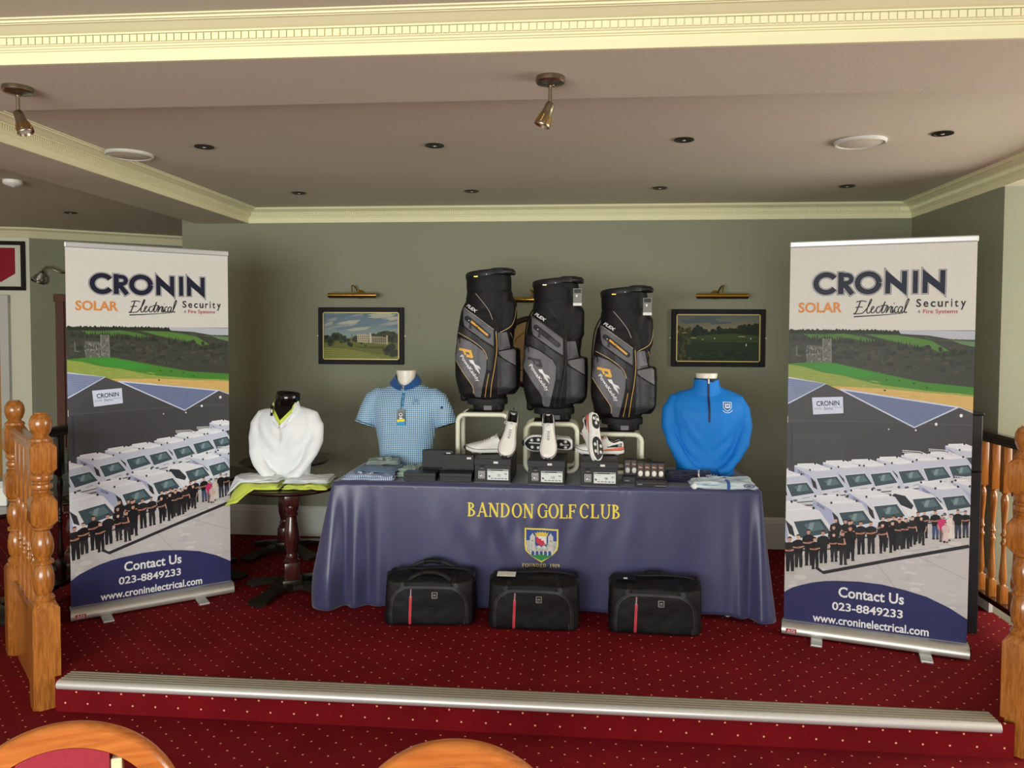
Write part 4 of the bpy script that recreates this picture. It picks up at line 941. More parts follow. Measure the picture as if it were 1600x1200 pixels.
WN = {k_: v_*.86 for k_, v_ in WD.items()}; word(E_, 'BANDON', -.636, -.540, .080, WN, .0080, YL); word(E_, 'GOLF', -.238, -.542, .080, WN, .0030, YL); word(E_, 'CLUB', -.001, -.547, .080, WN, .0075, YL)
word(E_, 'FOUNDED', -.322, -.262, .0205, WD, .0035, S(244, 226, 120)); word(E_, '1909', -.165, -.262, .0205, WD, .003, S(244, 226, 120))
def crest(A, cx, cy, w_, h, shirt=None):
    f = lambda pts: [(cx+(x-.5)*w_, cy+(y-.5)*h) for x, y in pts]
    sh = [(0, 0), (1, .03), (1, .5), (.97, .64), (.82, .8), (.5, 1.0), (.2, .82), (.03, .66), (0, .5)]
    ins = lambda k: [(.5+(x-.5)*k, .48+(y-.48)*k) for x, y in sh]
    if shirt:
        A.poly(f(sh), shirt[0], raw=True); A.poly(f(ins(.84)), shirt[1], raw=True)
        for x in (.22, .68): A.poly(f([(x, .2), (x+.14, .2), (x+.14, .62), (x, .62)]), shirt[0], raw=True)
        A.poly(f([(.34, .5), (.7, .5), (.7, .66), (.34, .66)]), shirt[0], raw=True); A.poly(f([(.4, .2), (.62, .2), (.62, .4), (.4, .36)]), shirt[0], raw=True)
        A.line(f([(-.1, .86), (.2, 1.08), (.5, 1.14), (.82, 1.08), (1.1, .86)]), .07*h, shirt[0], raw=True); return
    A.poly(f([(.5+(x-.5)*1.03, .48+(y-.48)*1.03) for x, y in sh]), S(120, 104, 40), raw=True); A.poly(f(sh), S(238, 222, 110), raw=True); A.poly(f(ins(.91)), S(44, 74, 150), raw=True)
    gs = S(190, 188, 182)
    A.poly(f([(.05, .36), (.17, .36), (.31, .5), (.69, .5), (.84, .38), (.955, .38), (.955, .5), (.93, .62), (.79, .77), (.5, .82), (.22, .77), (.07, .62), (.05, .5)]), gs, raw=True)
    for x in (.16, .70): A.poly(f([(x, .24), (x+.04, .2), (x+.075, .14), (x+.11, .2), (x+.15, .24), (x+.15, .7), (x, .7)]), S(206, 204, 198), raw=True); A.poly(f([(x+.05, .36), (x+.1, .36), (x+.1, .38), (x+.05, .38)]), S(30, 34, 50), raw=True)
    A.poly(f([(.345, .2), (.665, .2), (.665, .55), (.345, .55)]), S(52, 66, 130), raw=True)
    for x in (.42, .58): A.ell(cx+(x-.5)*w_, cy+.06*h, .06*w_, .05*h, S(214, 212, 206), raw=True)
    A.poly(f([(.35, .22), (.65, .22), (.65, .46), (.5, .52), (.35, .42)]), S(236, 232, 228), raw=True)
    A.poly(f([(.35, .25), (.41, .27), (.42, .31), (.49, .31), (.5, .37), (.57, .36), (.58, .42), (.63, .45), (.5, .53), (.35, .42)]), S(206, 44, 66), raw=True)
    A.poly(f([(.3, .12), (.36, .16), (.38, .10), (.43, .15), (.46, .10), (.5, .14), (.54, .10), (.58, .15), (.62, .10), (.65, .16), (.71, .12), (.67, .24), (.34, .24)]), S(226, 194, 70), raw=True)
    rr = random.Random(5)
    for k in range(90):
        x, y = rr.uniform(.06, .94), rr.uniform(.4, .72)
        if .34 < x < .66 and y < .55: continue
        if x < .16 and y > .6 or x > .85 and y > .6: continue
        A.ell(cx+(x-.5)*w_, cy+(y-.5)*h, .012*w_, .011*h, rr.choice([S(110, 108, 112), S(232, 230, 226), S(150, 140, 130)]), 5, raw=True)
    for k in range(5): x = .2+.125*k; A.poly(f([(x, .8), (x, .71), (x+.02, .67), (x+.05, .665), (x+.08, .68), (x+.09, .71), (x+.09, .82)]), S(50, 76, 140), raw=True)
    for k in range(6): x = .175+.125*k; A.poly(f([(x, .66), (x+.03, .66), (x+.03, .8), (x, .8)]), S(224, 222, 218), raw=True)
    A.poly(f([(.15, .765), (.3, .79), (.5, .76), (.7, .8), (.84, .77), (.76, .83), (.5, .955), (.24, .83)]), S(34, 138, 72), raw=True)
E2_ = Art(); crest(E2_, -.214, -.387, .190, .195)
E_.build('embroidered_lettering', M_emb, TC, lambda x, y: (x, -y), eps=.00001, bvh=bv, maxlen=.012, off=.0024, start=3.9)['kind'] = 'stuff'
E2_.build('embroidered_crest', M_emb, TC, lambda x, y: (x, -y), eps=.00008, bvh=bv, maxlen=.007, off=.0022, start=3.9)
# ================================================================== DISPLAY TORSOS AND SHIRTS
def t_find(t, nm): return [c for c in kids(t) if c.name.split('.')[0] == nm][-1]
def t_last(): return list(COL.objects)[-1]
def sheet_noise(k=1.0, sx=9, sz=3.2):
    def f(co, n):
        a = noise.noise(Vector((co.x*sx, co.y*sx, co.z*sz)))
        b = noise.noise(Vector((co.x*sx*2.3+5, co.y*sx*2, co.z*sz*1.7)))
        return k*(.007*a+.003*b)
    return f
def fabric(name, rgb, rough=.65, pat=None, sheen=.15, trans=0):
    m = mat(name, rgb, rough, nscale=30, namt=.04, bump=.12, bscale=500, sheen=sheen)
    if pat:
        nt = m.node_tree; b = nt.nodes['Principled BSDF']
        tc = nt.nodes.new('ShaderNodeTexCoord'); sp = nt.nodes.new('ShaderNodeSeparateXYZ'); nt.links.new(tc.outputs['Object'], sp.inputs[0])
        per = pat[1]
        u = math_node(nt, 'FRACT', math_node(nt, 'ADD', math_node(nt, 'DIVIDE', sp.outputs[0], per), 100.0))
        v = math_node(nt, 'FRACT', math_node(nt, 'ADD', math_node(nt, 'DIVIDE', sp.outputs[pat[2] if len(pat) > 2 else 2], per), 100.0))
        a_ = math_node(nt, 'ABSOLUTE', math_node(nt, 'SUBTRACT', u, .5)); c_ = math_node(nt, 'ABSOLUTE', math_node(nt, 'SUBTRACT', v, .5))
        d = math_node(nt, 'LESS_THAN', math_node(nt, 'MAXIMUM', a_, c_), .29)
        mx = nt.nodes.new('ShaderNodeMixRGB'); nt.links.new(d, mx.inputs[0]); mx.inputs[1].default_value = (*rgb, 1); mx.inputs[2].default_value = (*pat[0], 1)
        nt.links.new(mx.outputs[0], b.inputs['Base Color'])
    return m
M_polo = fabric('blue_checked_jersey', S(78, 142, 190), pat=(S(222, 236, 236), .0118))
M_collar = fabric('royal_blue_rib', S(22, 84, 152)); M_blue = fabric('bright_blue_jersey', S(0, 124, 214), .7, sheen=0)
M_navyf = fabric('navy_fleece', S(20, 26, 56)); M_whitef = fabric('white_jersey', S(236, 240, 242), .6); M_lime = fabric('lime_jersey', S(216, 230, 92), .6)
M_pearl = mat('pearl_mannequin', S(236, 230, 214), .35, nscale=20, namt=.03)
def torso_shell(mb, h, wid, dep):
    secs = [(h*a, 0, dy, wid*w_, dep*d_) for a, w_, d_, dy in ((0, .62, .84, .0), (.12, .63, .88, 0), (.3, .66, .94, 0), (.48, .72, 1.0, -.004), (.62, .77, 1.02, -.006), (.74, .80, .98, -.006), (.84, .80, .84, 0), (.90, .76, .68, .006), (.94, .62, .54, .01), (.975, .42, .46, .01), (1.0, .28, .42, .01))]
    mb.loft(secs, 36, 2.3)
def mannequin_neck(t, z0, z1, r, m, tilt=0, top=None):
    mt = Matrix.Translation((0, .005, z0)) @ Matrix.Rotation(tilt, 4, 'Y')
    MB().lathe([(0, -.05), (r*.9, -.05), (r*.92, -.01), (r*.94, .02), (r*.97, (z1-z0)*.6), (r*1.06, z1-z0-.006), (r*1.02, z1-z0), (0, z1-z0)], 32, mt).build('mannequin_neck', m, t, auto=40)
# --- short sleeved polo
def polo():
    t = thing('checked_polo_shirt', 'blue and white checked polo shirt with royal blue collar on white torso', 'polo shirt', (-1.103, 4.90, .7245))
    mb = MB(); H_ = .535; torso_shell(mb, H_, .268, .112)
    for s in (-1, 1): mb.tube([(s*.15, .01, .475), (s*.205, .005, .435), (s*.238, -.005, .36), (s*.262, -.012, .285)], [.05, .066, .066, .068], 20, flat=1.0)
    def f(co, n):
        d = sheet_noise(.9)(co, n)
        if co.z < .3 and abs(co.x) < .2: d += .005*math.sin((co.x+.10)*70+(co.z)*-16)*math.exp(-((co.x+.11)/.05)**2)*(1-co.z/.35)
        return d
    b = remesh('shirt_body', mb, M_polo, t, .0085, 5, f)
    for s in (-1, 1):
        hm = MB(); c = Vector((s*.2625, -.0125, .283)); ax = Vector((s*.024, -.007, -.075)).normalized(); u = ax.cross(Vector((0, 1, 0))).normalized(); v = ax.cross(u)
        hm.tube([c+u*.0665*math.cos(k*PI/14)+v*.0665*math.sin(k*PI/14) for k in range(28)], .0045, 8, closed=True); hm.build('sleeve_hem', M_polo, t, smooth=True)
        MB().lathe([(0, 0), (.058, 0), (.06, .004), (0, .004)], 24, Matrix.Translation(c+ax*.004) @ ax.to_track_quat('Z', 'Y').to_matrix().to_4x4()).build('sleeve_shade_disc', M_black, t)  # black disc painted as the shade inside the closed sleeve end
    mannequin_neck(t, .52, .622, .060, M_pearl)
    # polo collar, folded down, open at the front
    cm = MB(); vs = []; fs = []; N = 40
    for k in range(N+1):
        a = math.radians(-90+6+(348)*k/N)   # starts just right of front
        fr = math.exp(-((min(k, N-k))/6.5)**2)
        ca, sa = math.cos(a), math.sin(a)
        vs += [((.063)*ca, .005+(.062+.034*fr)*sa, .592-.062*fr), ((.071)*ca, .005+(.069+.034*fr)*sa, .598-.066*fr), ((.098+.03*fr*abs(ca))*ca, .002+(.086+.034*fr)*sa, .556-.048*fr), ((.092+.03*fr*abs(ca))*ca, .002+(.080+.034*fr)*sa, .550-.048*fr)]
    for k in range(N):
        for j in range(4): j2 = (j+1) % 4; fs.append((k*4+j, k*4+j2, k*4+4+j2, k*4+4+j))
    fs += [(0, 1, 2, 3), (N*4+3, N*4+2, N*4+1, N*4)]
    cm.add(vs, fs); cm.build('collar', M_collar, t, auto=50)
    bv = bvh_of(b)
    A = Art(); A.poly([(-.010, -.485), (.010, -.485), (.010, -.395), (-.010, -.395)], S(92, 150, 190), raw=True)
    for y in (-.475, -.445, -.41): A.ell(0, y, .0045, .0045, S(40, 70, 110), 10, raw=True)
    crest(A, .083, -.435, .034, .036, (S(70, 116, 160), S(150, 190, 214)))
    A.poly([(.232, -.40), (.246, -.40), (.246, -.385), (.232, -.385)], S(28, 44, 72), raw=True)
    A.build('placket_and_crest', M_emb, t, lambda x, y: (x, -y), bvh=bv, maxlen=.012, off=.0018)
    tg = MB(); tg.tube([(-.003, -.122, .455), (-.004, -.128, .42), (-.004, -.131, .385)], .0012, 6); tg.build('tag_cord', M_black, t)
    MB().box(-.026, .020, -.138, -.1365, .305, .385).build('hang_tag', M_blackg, t)
    A = Art(); A.ell(-.004, -.352, .012, .011, S(235, 235, 235), 14, raw=True); A.poly([(-.014, -.336), (.006, -.336), (.008, -.328), (-.014, -.326)], S(235, 235, 235), raw=True); A.poly([(-.027, -.322), (.021, -.328), (.021, -.312), (-.027, -.305)], S(240, 224, 50), raw=True); A.poly([(-.027, -.306), (.021, -.312), (.022, -.288), (-.027, -.288)], S(40, 160, 214), raw=True)
    A.ell(-.004, -.353, .006, .006, S(30, 30, 34), 10, raw=True)
    A.build('tag_print', M_print, t_find(t, 'hang_tag'), lambda x, y: (x, -y), off=.1392)
    for s in (-1, 1): MB().tube([(s*.014, -.012, .622), (s*.018, -.014, .606), (s*.026, -.004, .6215)], .0008, 6).build('hanging_wire', M_steel, t)
polo()
def long_sleeve(mb, sp=1.0, drop=0):
    torso_shell(mb, .50*sp, .262*sp, .112*sp)
    for s in (-1, 1):
        mb.tube([(s*.12*sp, .01, .445*sp), (s*.175*sp, .0, .425*sp), (s*.204*sp, -.01, .37*sp), (s*.213*sp, -.03, .28*sp), (s*.195*sp, -.07, .19*sp), (s*.152*sp, -.092, .11*sp), (s*.105*sp, -.102, .052*sp), (s*.055*sp, -.102, .028*sp)], [.036, .046, .050, .046, .040, .036, .033, .030], 18, flat=1.0)
def sleeve_folds(k=1.0):
    g = sheet_noise(k*1.25)
    def f(co, n):
        d = g(co, n)
        r = abs(co.x)
        d += k*.0052*math.sin((co.z*1.0-r*1.25+.05*noise.noise(co*5))*52+co.x*6)*math.exp(-((r-.11)/.07)**2)*math.exp(-((co.z-.2)/.13)**2)
        d -= k*.010*max(0, noise.noise(Vector((co.x*14+co.z*9, co.y*3, co.z*4))))**2
        return d
    return f
def blue_top():
    t = thing('quarter_zip_top', 'bright blue long sleeved quarter zip top on white torso display', 'sweater', (.765, 4.87, .7245))
    mb = MB(); long_sleeve(mb, 1.07); mb.loft([(.43, 0, .0, .13, .06), (.48, 0, 0, .12, .072), (.505, 0, 0, .096, .074), (.53, 0, 0, .082, .072), (.55, 0, 0, .077, .070), (.59, 0, 0, .073, .067)], 36, 2.0)
    b = remesh('top_body', mb, M_blue, t, .0065, 3, sleeve_folds(1.0))
    MB().lathe([(.060, .52), (.069, .585), (.073, .592), (.077, .588), (.072, .58), (.064, .52)], 32, Matrix.Diagonal((1, .92, 1, 1))).build('collar_lining', M_navyf, t, smooth=True)
    mannequin_neck(t, .52, .622, .062, M_pearl)
    bv = bvh_of(b)
    A = Art(); A.poly([(-.0065, -.59), (.0065, -.59), (.0055, -.335), (-.0055, -.335)], S(20, 28, 70), raw=True)
    for x in (-.0075, .0075): A.line([(x, -.59), (x, -.335)], .0018, S(8, 96, 170), raw=True)
    A.build('zip', M_emb, t, lambda x, y: (x, -y), bvh=bv, maxlen=.012, off=.0018)
    A = Art(); crest(A, .108, -.428, .052, .056, (S(214, 226, 236), S(18, 92, 160)))
    A.build('embroidered_crest', M_emb, t, lambda x, y: (x, -y), bvh=bv, maxlen=.012, off=.0018)
    MB().box(-.004, .004, -.086, -.078, .562, .59, ch=.0015).build('zip_puller', M_white, t)
    MB().tube([(s_*.034*math.cos(a_), 0, .622+.028*math.sin(a_)) for s_, a_ in ((1, PI*k/16) for k in range(17))], .0009, 6).build('hanging_wire', M_steel, t)
blue_top()
def white_top():
    t = thing('white_long_sleeved_top', 'white long sleeved top over lime collar on black torso, round table', 'sweater', (-1.775, 4.62, .695))
    mb = MB(); long_sleeve(mb, .885)
    def f(co, n):
        return sleeve_folds(1.1)(co, n)
    b = remesh('top_body', mb, M_whitef, t, .0065, 3, f)
    mannequin_neck(t, .43, .495, .060, M_blackg, .03)
    nm = Matrix.Translation((0, .0, .435)) @ Matrix.Rotation(.10, 4, 'Y')
    MB().lathe([(.056, -.02), (.060, .0), (.068, .03), (.072, .055), (.0705, .085), (.066, .09), (.062, .08), (0, .075)], 36, nm).build('black_snood', M_blackg, t, auto=50)
    # V of lime collar, and white stand collar
    for s in (-1, 1):
        vs = [(s*.066, -.045, .468), (s*.076, -.035, .455), (s*.062, -.085, .405), (s*.004, -.124, .335), (s*-.002, -.118, .372), (s*.040, -.078, .418)]
        cb = MB(); cb.add(vs+[(x, y+.006, z) for x, y, z in vs], [(0, 1, 2, 3, 4, 5), (11, 10, 9, 8, 7, 6)]+[(k, (k+1) % 6, (k+1) % 6+6, k+6) for k in range(6)]); cb.build('lime_collar', M_lime, t)
        vs = [(s*.074, -.01, .475), (s*.092, -.01, .415), (s*.095, -.06, .39), (s*.012, -.130, .318), (s*.0, -.128, .335), (s*.060, -.088, .408), (s*.070, -.055, .462)]
        cb = MB(); cb.add(vs+[(x*.97, y+.008, z-.002) for x, y, z in vs], [tuple(range(7)), tuple(range(7, 14))[::-1]]+[(k, (k+1) % 7, (k+1) % 7+7, k+7) for k in range(7)]); cb.build('stand_collar', M_whitef, t)
    bb = MB(); pts_ = [(-.062, -.035, .475), (.062, -.035, .475), (.052, -.075, .43), (.0, -.122, .366), (-.052, -.075, .43)]
    bb.add(pts_+[(x, y+.02, z) for x, y, z in pts_], [(0, 1, 2, 3, 4), (9, 8, 7, 6, 5)]+[(k, (k+1) % 5, (k+1) % 5+5, k+5) for k in range(5)]); bb.build('black_neck_front', M_blackg, t)
    MB().box(-.093, -.0765, -.094, -.092, .385, .448, Matrix.Rotation(.06, 4, 'Y')).build('black_tag', M_blackg, t)
    MB().box(-.088, -.080, -.0955, -.094, .405, .425, Matrix.Rotation(.06, 4, 'Y')).build('tag_logo', M_white, t)
    MB().tube([(0, -.128, .328), (0.002, -.130, .30), (0.003, -.128, .24)], .002, 6).build('zip', M_skirt, t)
white_top()
# ------------------------------------------------------------------ folded garments
def folded(name, label, loc, rz, w_, d_, h, m, layers=3, group=None, cat='folded shirt', droop=None):
    """a soft folded garment: pillow-edged layers with uneven outlines; droop=(cx,cy,r) hangs over a round table edge"""
    t = thing(name, label, cat, loc, rz, group)
    hh = h/layers; rr = Matrix.Rotation(rz, 2)
    sd = abs(hash_(label)) % 97
    for k in range(layers):
        N = 26; vs = []; fs = []; sx = w_/2*(1-.07*k); sy = d_/2*(1-.06*k); ox = .012*noise.noise(Vector((k*3.1, sd, 0))); oy = .012*noise.noise(Vector((sd, k*2.7, 3)))
        for side in (0, 1):
            for j in range(N+1):
                for i in range(N+1):
                    u, v = -1+2*i/N, -1+2*j/N
                    e = max(abs(u), abs(v)); rim = max(0, (e-.80)/.20); th_ = hh*math.sqrt(max(0.0, 1-rim**2.2))
                    wav = .55*hh*noise.noise(Vector((u*1.9+sd, v*1.9, k*1.7)))+.35*hh*noise.noise(Vector((u*5+v*2+sd, v*3, k+.5)))
                    x = u*sx*(1+.07*noise.noise(Vector((v*2.2+sd, k, 1.0))))+ox; y = v*sy*(1+.10*noise.noise(Vector((u*2.2+sd, k, 5.0))))+oy
                    mid = k*hh+hh*.5+ (wav if k else max(0, wav)*.8)
                    z = mid+th_*.5 if side == 0 else mid-th_*.5
                    if k == 0 and side == 1: z = max(z, .001)
                    z = max(z, .001+(.0008 if side == 0 else 0))
                    if droop:
                        W = Vector((loc[0], loc[1]))+rr @ Vector((x, y)); q_ = (W-Vector(droop[:2])).length-droop[2]
                        if q_ > 0: z -= min(q_*.9, .06)+q_*.3; 
                    vs.append((x, y, z))
        nn = N+1; top = nn*nn
        for j in range(N):
            for i in range(N): a_ = j*nn+i; fs.append((a_, a_+1, a_+nn+1, a_+nn)); fs.append((top+a_, top+a_+nn, top+a_+nn+1, top+a_+1))
        rim_ = [i for i in range(nn)]+[j*nn+N for j in range(1, nn)]+[N*nn+i for i in range(N-1, -1, -1)]+[j*nn for j in range(N-1, 0, -1)]
        for a_, b_ in zip(rim_, rim_[1:]+rim_[:1]): fs.append((a_, a_+top, b_+top, b_))
        MB().add(vs, fs).build('fold', m, t, auto=70)
    return t
def hash_(s_):
    v = 7
    for c in s_: v = (v*31+ord(c)) % 100003
    return v
zt = TZ+.003
M_check2 = fabric('pale_blue_check_cotton', S(90, 128, 184), pat=(S(224, 232, 240), .010, 0)); M_sage = fabric('sage_green_polo', S(146, 164, 158)); M_greyb = fabric('grey_blue_polo', S(98, 122, 150)); M_mint = fabric('mint_jersey', S(168, 190, 176)); M_sky = fabric('icy_blue_jersey', S(212, 230, 238), .6)
M_chk3 = fabric('light_check_cotton', S(84, 120, 186), pat=(S(216, 228, 242), .011, 0))
folded('folded_polo_shirt', 'folded pale blue checked polo shirt at left front corner of table', (-1.235, 4.555, zt), .05, .31, .23, .030, M_chk3, 2)
folded('folded_polo_shirt', 'folded grey blue polo shirt on top of the checked one, left table end', (-1.20, 4.61, zt+.034), -.12, .25, .19, .030, M_greyb, 2)
folded('folded_polo_shirt', 'folded sage green polo shirt on top of the left table pile', (-1.19, 4.66, zt+.068), .15, .20, .15, .024, M_sage, 2)
def add_collar(t, m, x, y, z, r=.038):
    MB().tube([(x+r*math.cos(math.radians(a)), y+r*.8*math.sin(math.radians(a)), z+.004*math.sin(math.radians(a*2))) for a in range(-70, 251, 16)], .010, 8, flat=.7).build('collar', m, t, smooth=True)
    for k in range(2): MB().lathe([(0, 0), (.0045, 0), (.004, .0015), (0, .002)], 10, Matrix.Translation((x, y-r*.9-.022*k, z+.002-.002*k))).build('button', M_navyf, t)
pile_ = [o for o in bpy.data.objects if o.name.startswith('folded_polo_shirt') and o.type == 'EMPTY']
add_collar(pile_[0], M_chk3, -.03, -.03, .034); add_collar(pile_[2], M_sage, .01, -.02, .029, .034)
folded('folded_polo_shirt', 'folded mint polo shirt beside the black boxes, left table end', (-1.02, 4.665, zt), -.1, .12, .22, .05, M_mint, 3)
t = folded('folded_navy_top', 'folded navy sleeveless top with white piping left of blue torso', (.635, 4.655, zt), .04, .28, .15, .055, M_navyf, 2, cat='folded top')
MB().tube([(.045, -.080, .004), (.048, -.082, .03), (.044, -.076, .05), (.05, -.04, .062), (.062, .0, .064)], .005, 8).build('white_piping', M_white, t, smooth=True)
A = Art(); A.text('titleist', (.085, -.055, .15, -.035), S(220, 224, 232), shear=.3); A.build('white_lettering', M_emb, t, lambda x, y: (x, -y), off=.082)
t = folded('folded_polo_shirt', 'folded icy white polo shirt with blue stripe at right table end', (.80, 4.495, zt), -.02, .36, .20, .042, M_sky, 2, cat='folded shirt')
MB().box(.012, .028, -.108, -.1, .002, .038, ch=.002).box(.012, .028, -.1, .06, .036, .046, ch=.002).build('blue_stripe', M_collar, t)
MB().lathe([(.0, -.002), (.016, -.002), (.017, .004), (.0, .005)], 16, Matrix.Translation((-.165, -.098, .018)) @ Matrix.Rotation(PI/2, 4, 'X')).build('rolled_edge', M_whitef, t, smooth=True)
A = Art(); A.ell(.12, -.05, .03, .022, S(96, 110, 150), 20, raw=True); A.ell(.12, -.05, .021, .015, S(190, 200, 220), 20, raw=True); A.ell(.12, -.05, .012, .009, S(96, 110, 150), 14, raw=True)
A.build('round_emblem', M_emb, t, lambda x, y: (x, y), off=0)
o = [c for c in kids(t) if c.name.startswith('round_emblem')][0]; o.rotation_euler = (-PI/2*.88, 0, 0); o.location = (0, .02, .094)
for c in list(kids(t)):
    if c.name.startswith('round_emblem'): c.location = (0, -.11, .052); c.rotation_euler = (-1.25, 0, 0)
zr = .668
folded('folded_lime_polo_shirt', 'folded lime green polo shirt hanging over left edge of round table', (-1.905, 4.47, zr), .16, .31, .24, .030, M_lime, 2, droop=(-1.745, 4.63, .305))
folded('folded_lime_polo_shirt', 'folded lime green polo shirt at right side of round table', (-1.595, 4.50, zr), .05, .27, .22, .028, M_lime, 2)
folded('folded_white_top', 'folded white top lying on the left lime shirt, round table', (-1.91, 4.50, zr+.036), .12, .30, .22, .026, M_whitef, 2, droop=(-1.745, 4.63, .33))
folded('folded_white_top', 'folded white top lying on the right lime shirt, round table', (-1.60, 4.52, zr+.033), .10, .27, .22, .024, M_whitef, 2)
# ================================================================== GOLF BAGS ON WHITE TUBE STANDS
M_greyf = mat('mid_grey_nylon', S(112, 112, 116), .55, nscale=60, namt=.08, bump=.15, bscale=300)
M_ltube = mat('cream_enamelled_tube', S(238, 238, 212), .3, nscale=6, namt=.02)
QX = lambda x: (x-310)*.00081
QZ = lambda y: (1120-y)*.00081
def q(pts): return [(QX(x), -QZ(y)) for x, y in pts]
def golf_bag(loc, rz, label, orange, tagc):
    t = thing('golf_bag', label, 'golf bag', loc, rz, 'golf bags on the tube stands')
    mb = MB()
    mb.loft([(.07, .0, 0, .112, .105), (.10, .0, 0, .125, .118), (.3, .005, .01, .14, .12), (.55, .01, .01, .145, .12), (.68, .012, .0, .150, .12), (.735, .012, 0, .145, .12), (.76, .01, 0, .135, .115)], 32, 2.4)
    mb.loft([(.075, -.09, -.02, .05, .05), (.10, -.095, -.045, .075, .085), (.2, -.115, -.06, .078, .095), (.34, -.115, -.062, .082, .10), (.5, -.10, -.055, .080, .095), (.62, -.09, -.04, .072, .085), (.68, -.07, -.02, .055, .06)], 28, 2.6)
    mb.loft([(.07, .0, -.06, .085, .06), (.15, .0, -.075, .095, .085), (.5, .0, -.07, .095, .08), (.7, .0, -.03, .09, .07)], 24, 2.6)
    mb.loft([(.10, .12, -.01, .06, .06), (.14, .125, -.02, .08, .095), (.3, .13, -.02, .08, .10), (.385, .135, -.015, .072, .085), (.39, .13, -.01, .06, .07)], 24, 3)
    mb.loft([(.38, .11, 0, .05, .06), (.5, .115, -.01, .055, .085), (.53, .12, -.01, .065, .09), (.68, .125, -.005, .06, .085), (.72, .10, .0, .05, .06)], 24, 2.6)
    body = remesh('bag_body', mb, M_bnylon, t, .009, 4, lambda co, n: .003*noise.noise(co*22))
    bv = bvh_of(body)
    MB().loft([(.735, .008, 0, .136, .118), (.75, .008, 0, .141, .122), (.83, .006, 0, .142, .122), (.845, .006, 0, .139, .119)], 36, 2.3).build('top_cuff', M_bnylon, t, auto=40)
    rim = MB(); vs = []; fs = []; N = 40
    for k in range(N):
        a = 2*PI*k/N; c, s_ = math.cos(a), math.sin(a); zz = .862+.012*c-.006*s_
        for r_, dz in ((.146, -.028), (.148, -.004), (.140, .008), (.122, .008), (.118, -.02)): vs.append((.006+r_*c, r_*.86*s_, zz+dz+(.006 if c > .3 else 0)))
    for k in range(N):
        for j in range(5): k2 = (k+1) % N; j2 = (j+1) % 5; fs.append((k*5+j, k2*5+j, k2*5+j2, k*5+j2))
    rim.add(vs, fs); rim.build('top_rim', M_card, t, auto=45)
    MB().rbox(.118, -.06, .866, .11, .07, .034, .014).rbox(.155, -.062, .858, .05, .05, .03, .01).build('grab_handle', M_black, t, auto=45)
    MB().rbox(-.058, -.112, .832, .036, .006, .010, .002).build('maker_badge', M_brass if orange else M_steel, t)
    MB().lathe([(0, 0), (.003, 0), (.003, .004), (0, .004)], 10, Matrix.Translation((.005, -.122, .845)) @ Matrix.Rotation(PI/2, 4, 'X')).build('rivet', M_white, t)
    MB().loft([(.036, .0, 0, .125, .11), (.04, 0, 0, .128, .112), (.075, 0, 0, .127, .112), (.08, 0, 0, .12, .105)], 36, 2.6).build('base_band', M_bnyl2, t, auto=40)
    bs = MB().loft([(0, 0.01, 0, .092, .09), (.005, .01, 0, .097, .094), (.036, .01, 0, .099, .095)], 28, 3).build('base_foot', M_card, t, auto=40)
    MB().rbox(.012, -.094, .018, .05, .01, .03, .003).build('foot_pad', M_greyf, t)
    A = Art(); G = S(98, 98, 102)
    A.poly(q([(118, 312), (375, 500), (376, 622), (300, 575), (180, 492), (152, 470), (140, 430), (136, 340)]), G, raw=True)
    A.poly(q([(88, 556), (76, 716), (150, 828), (215, 930), (222, 985), (234, 1012), (276, 1014), (298, 910), (322, 800), (326, 712), (300, 660), (200, 590), (120, 558)]), G, raw=True)
    A.poly(q([(405, 520), (470, 516), (498, 638), (410, 655)]), S(102, 102, 106), raw=True); A.poly(q([(412, 664), (538, 640), (541, 768), (440, 708), (415, 684)]), S(104, 104, 108), raw=True)
    A.poly(q([(476, 530), (500, 515), (528, 628), (506, 634)]), S(14, 14, 16), raw=True)
    A.poly(q([(404, 700), (440, 718), (540, 780), (545, 930), (470, 985), (402, 992)]), S(44, 45, 48), raw=True)
    A.poly(q([(82, 520), (200, 580), (300, 650), (332, 712), (330, 800), (360, 810), (376, 700), (376, 640), (300, 590), (170, 495), (90, 450)]), S(26, 26, 28), raw=True)
    for k in range(70):
        u = random.Random(k).uniform(0, 1); v = random.Random(k+99).uniform(-1, 1); A.ell(QX(190+u*170), -QZ(540+u*95+v*28), .0016, .0016, S(58, 58, 62), 5, raw=True)
    A.build('grey_panels', M_fab := globals().setdefault('M_fabp', vcol_mat('printed_nylon', .55, .1, 220)), t, lambda x, y: (x, -y), bvh=bv, maxlen=.016, off=.0022, eps=.00004)
    A = Art(); pc = S(226, 190, 130) if orange else S(38, 38, 42); go = S(214, 164, 84) if orange else S(44, 44, 48)
    for pl, w_, c in (([(112, 306), (250, 404), (377, 497)], .0026, S(200, 190, 172) if orange else S(60, 60, 62)), ([(86, 512), (200, 572), (300, 650), (332, 722)], .0026, pc), ([(75, 716), (150, 830), (215, 930), (221, 985)], .0026, pc), ([(230, 220), (290, 290), (340, 360), (365, 420)], .0026, S(190, 180, 164) if orange else S(44, 44, 46)),
                      ([(538, 255), (536, 330), (528, 410), (500, 472), (420, 517)], .003, pc), ([(393, 510), (400, 640), (385, 780), (365, 900), (352, 1012)], .0036, go), ([(342, 830), (326, 920), (310, 1012)], .0034, go), ([(498, 520), (530, 632)], .0024, pc)):
        A = Art(); A.line(spline(q(pl), 5), w_, c, raw=True); A.build('piping', M_emb, t, lambda x, y: (x, -y), bvh=bv, maxlen=.016, off=.0048)
    A = Art(); cap = []
    (ax, ay), (bx_, by) = q([(170, 410), (338, 545)]); an = math.atan2(by-ay, bx_-ax)
    for k in range(9): a_ = an+PI/2+PI*k/8; cap.append((ax+.0155*math.cos(a_), ay+.0155*math.sin(a_)))
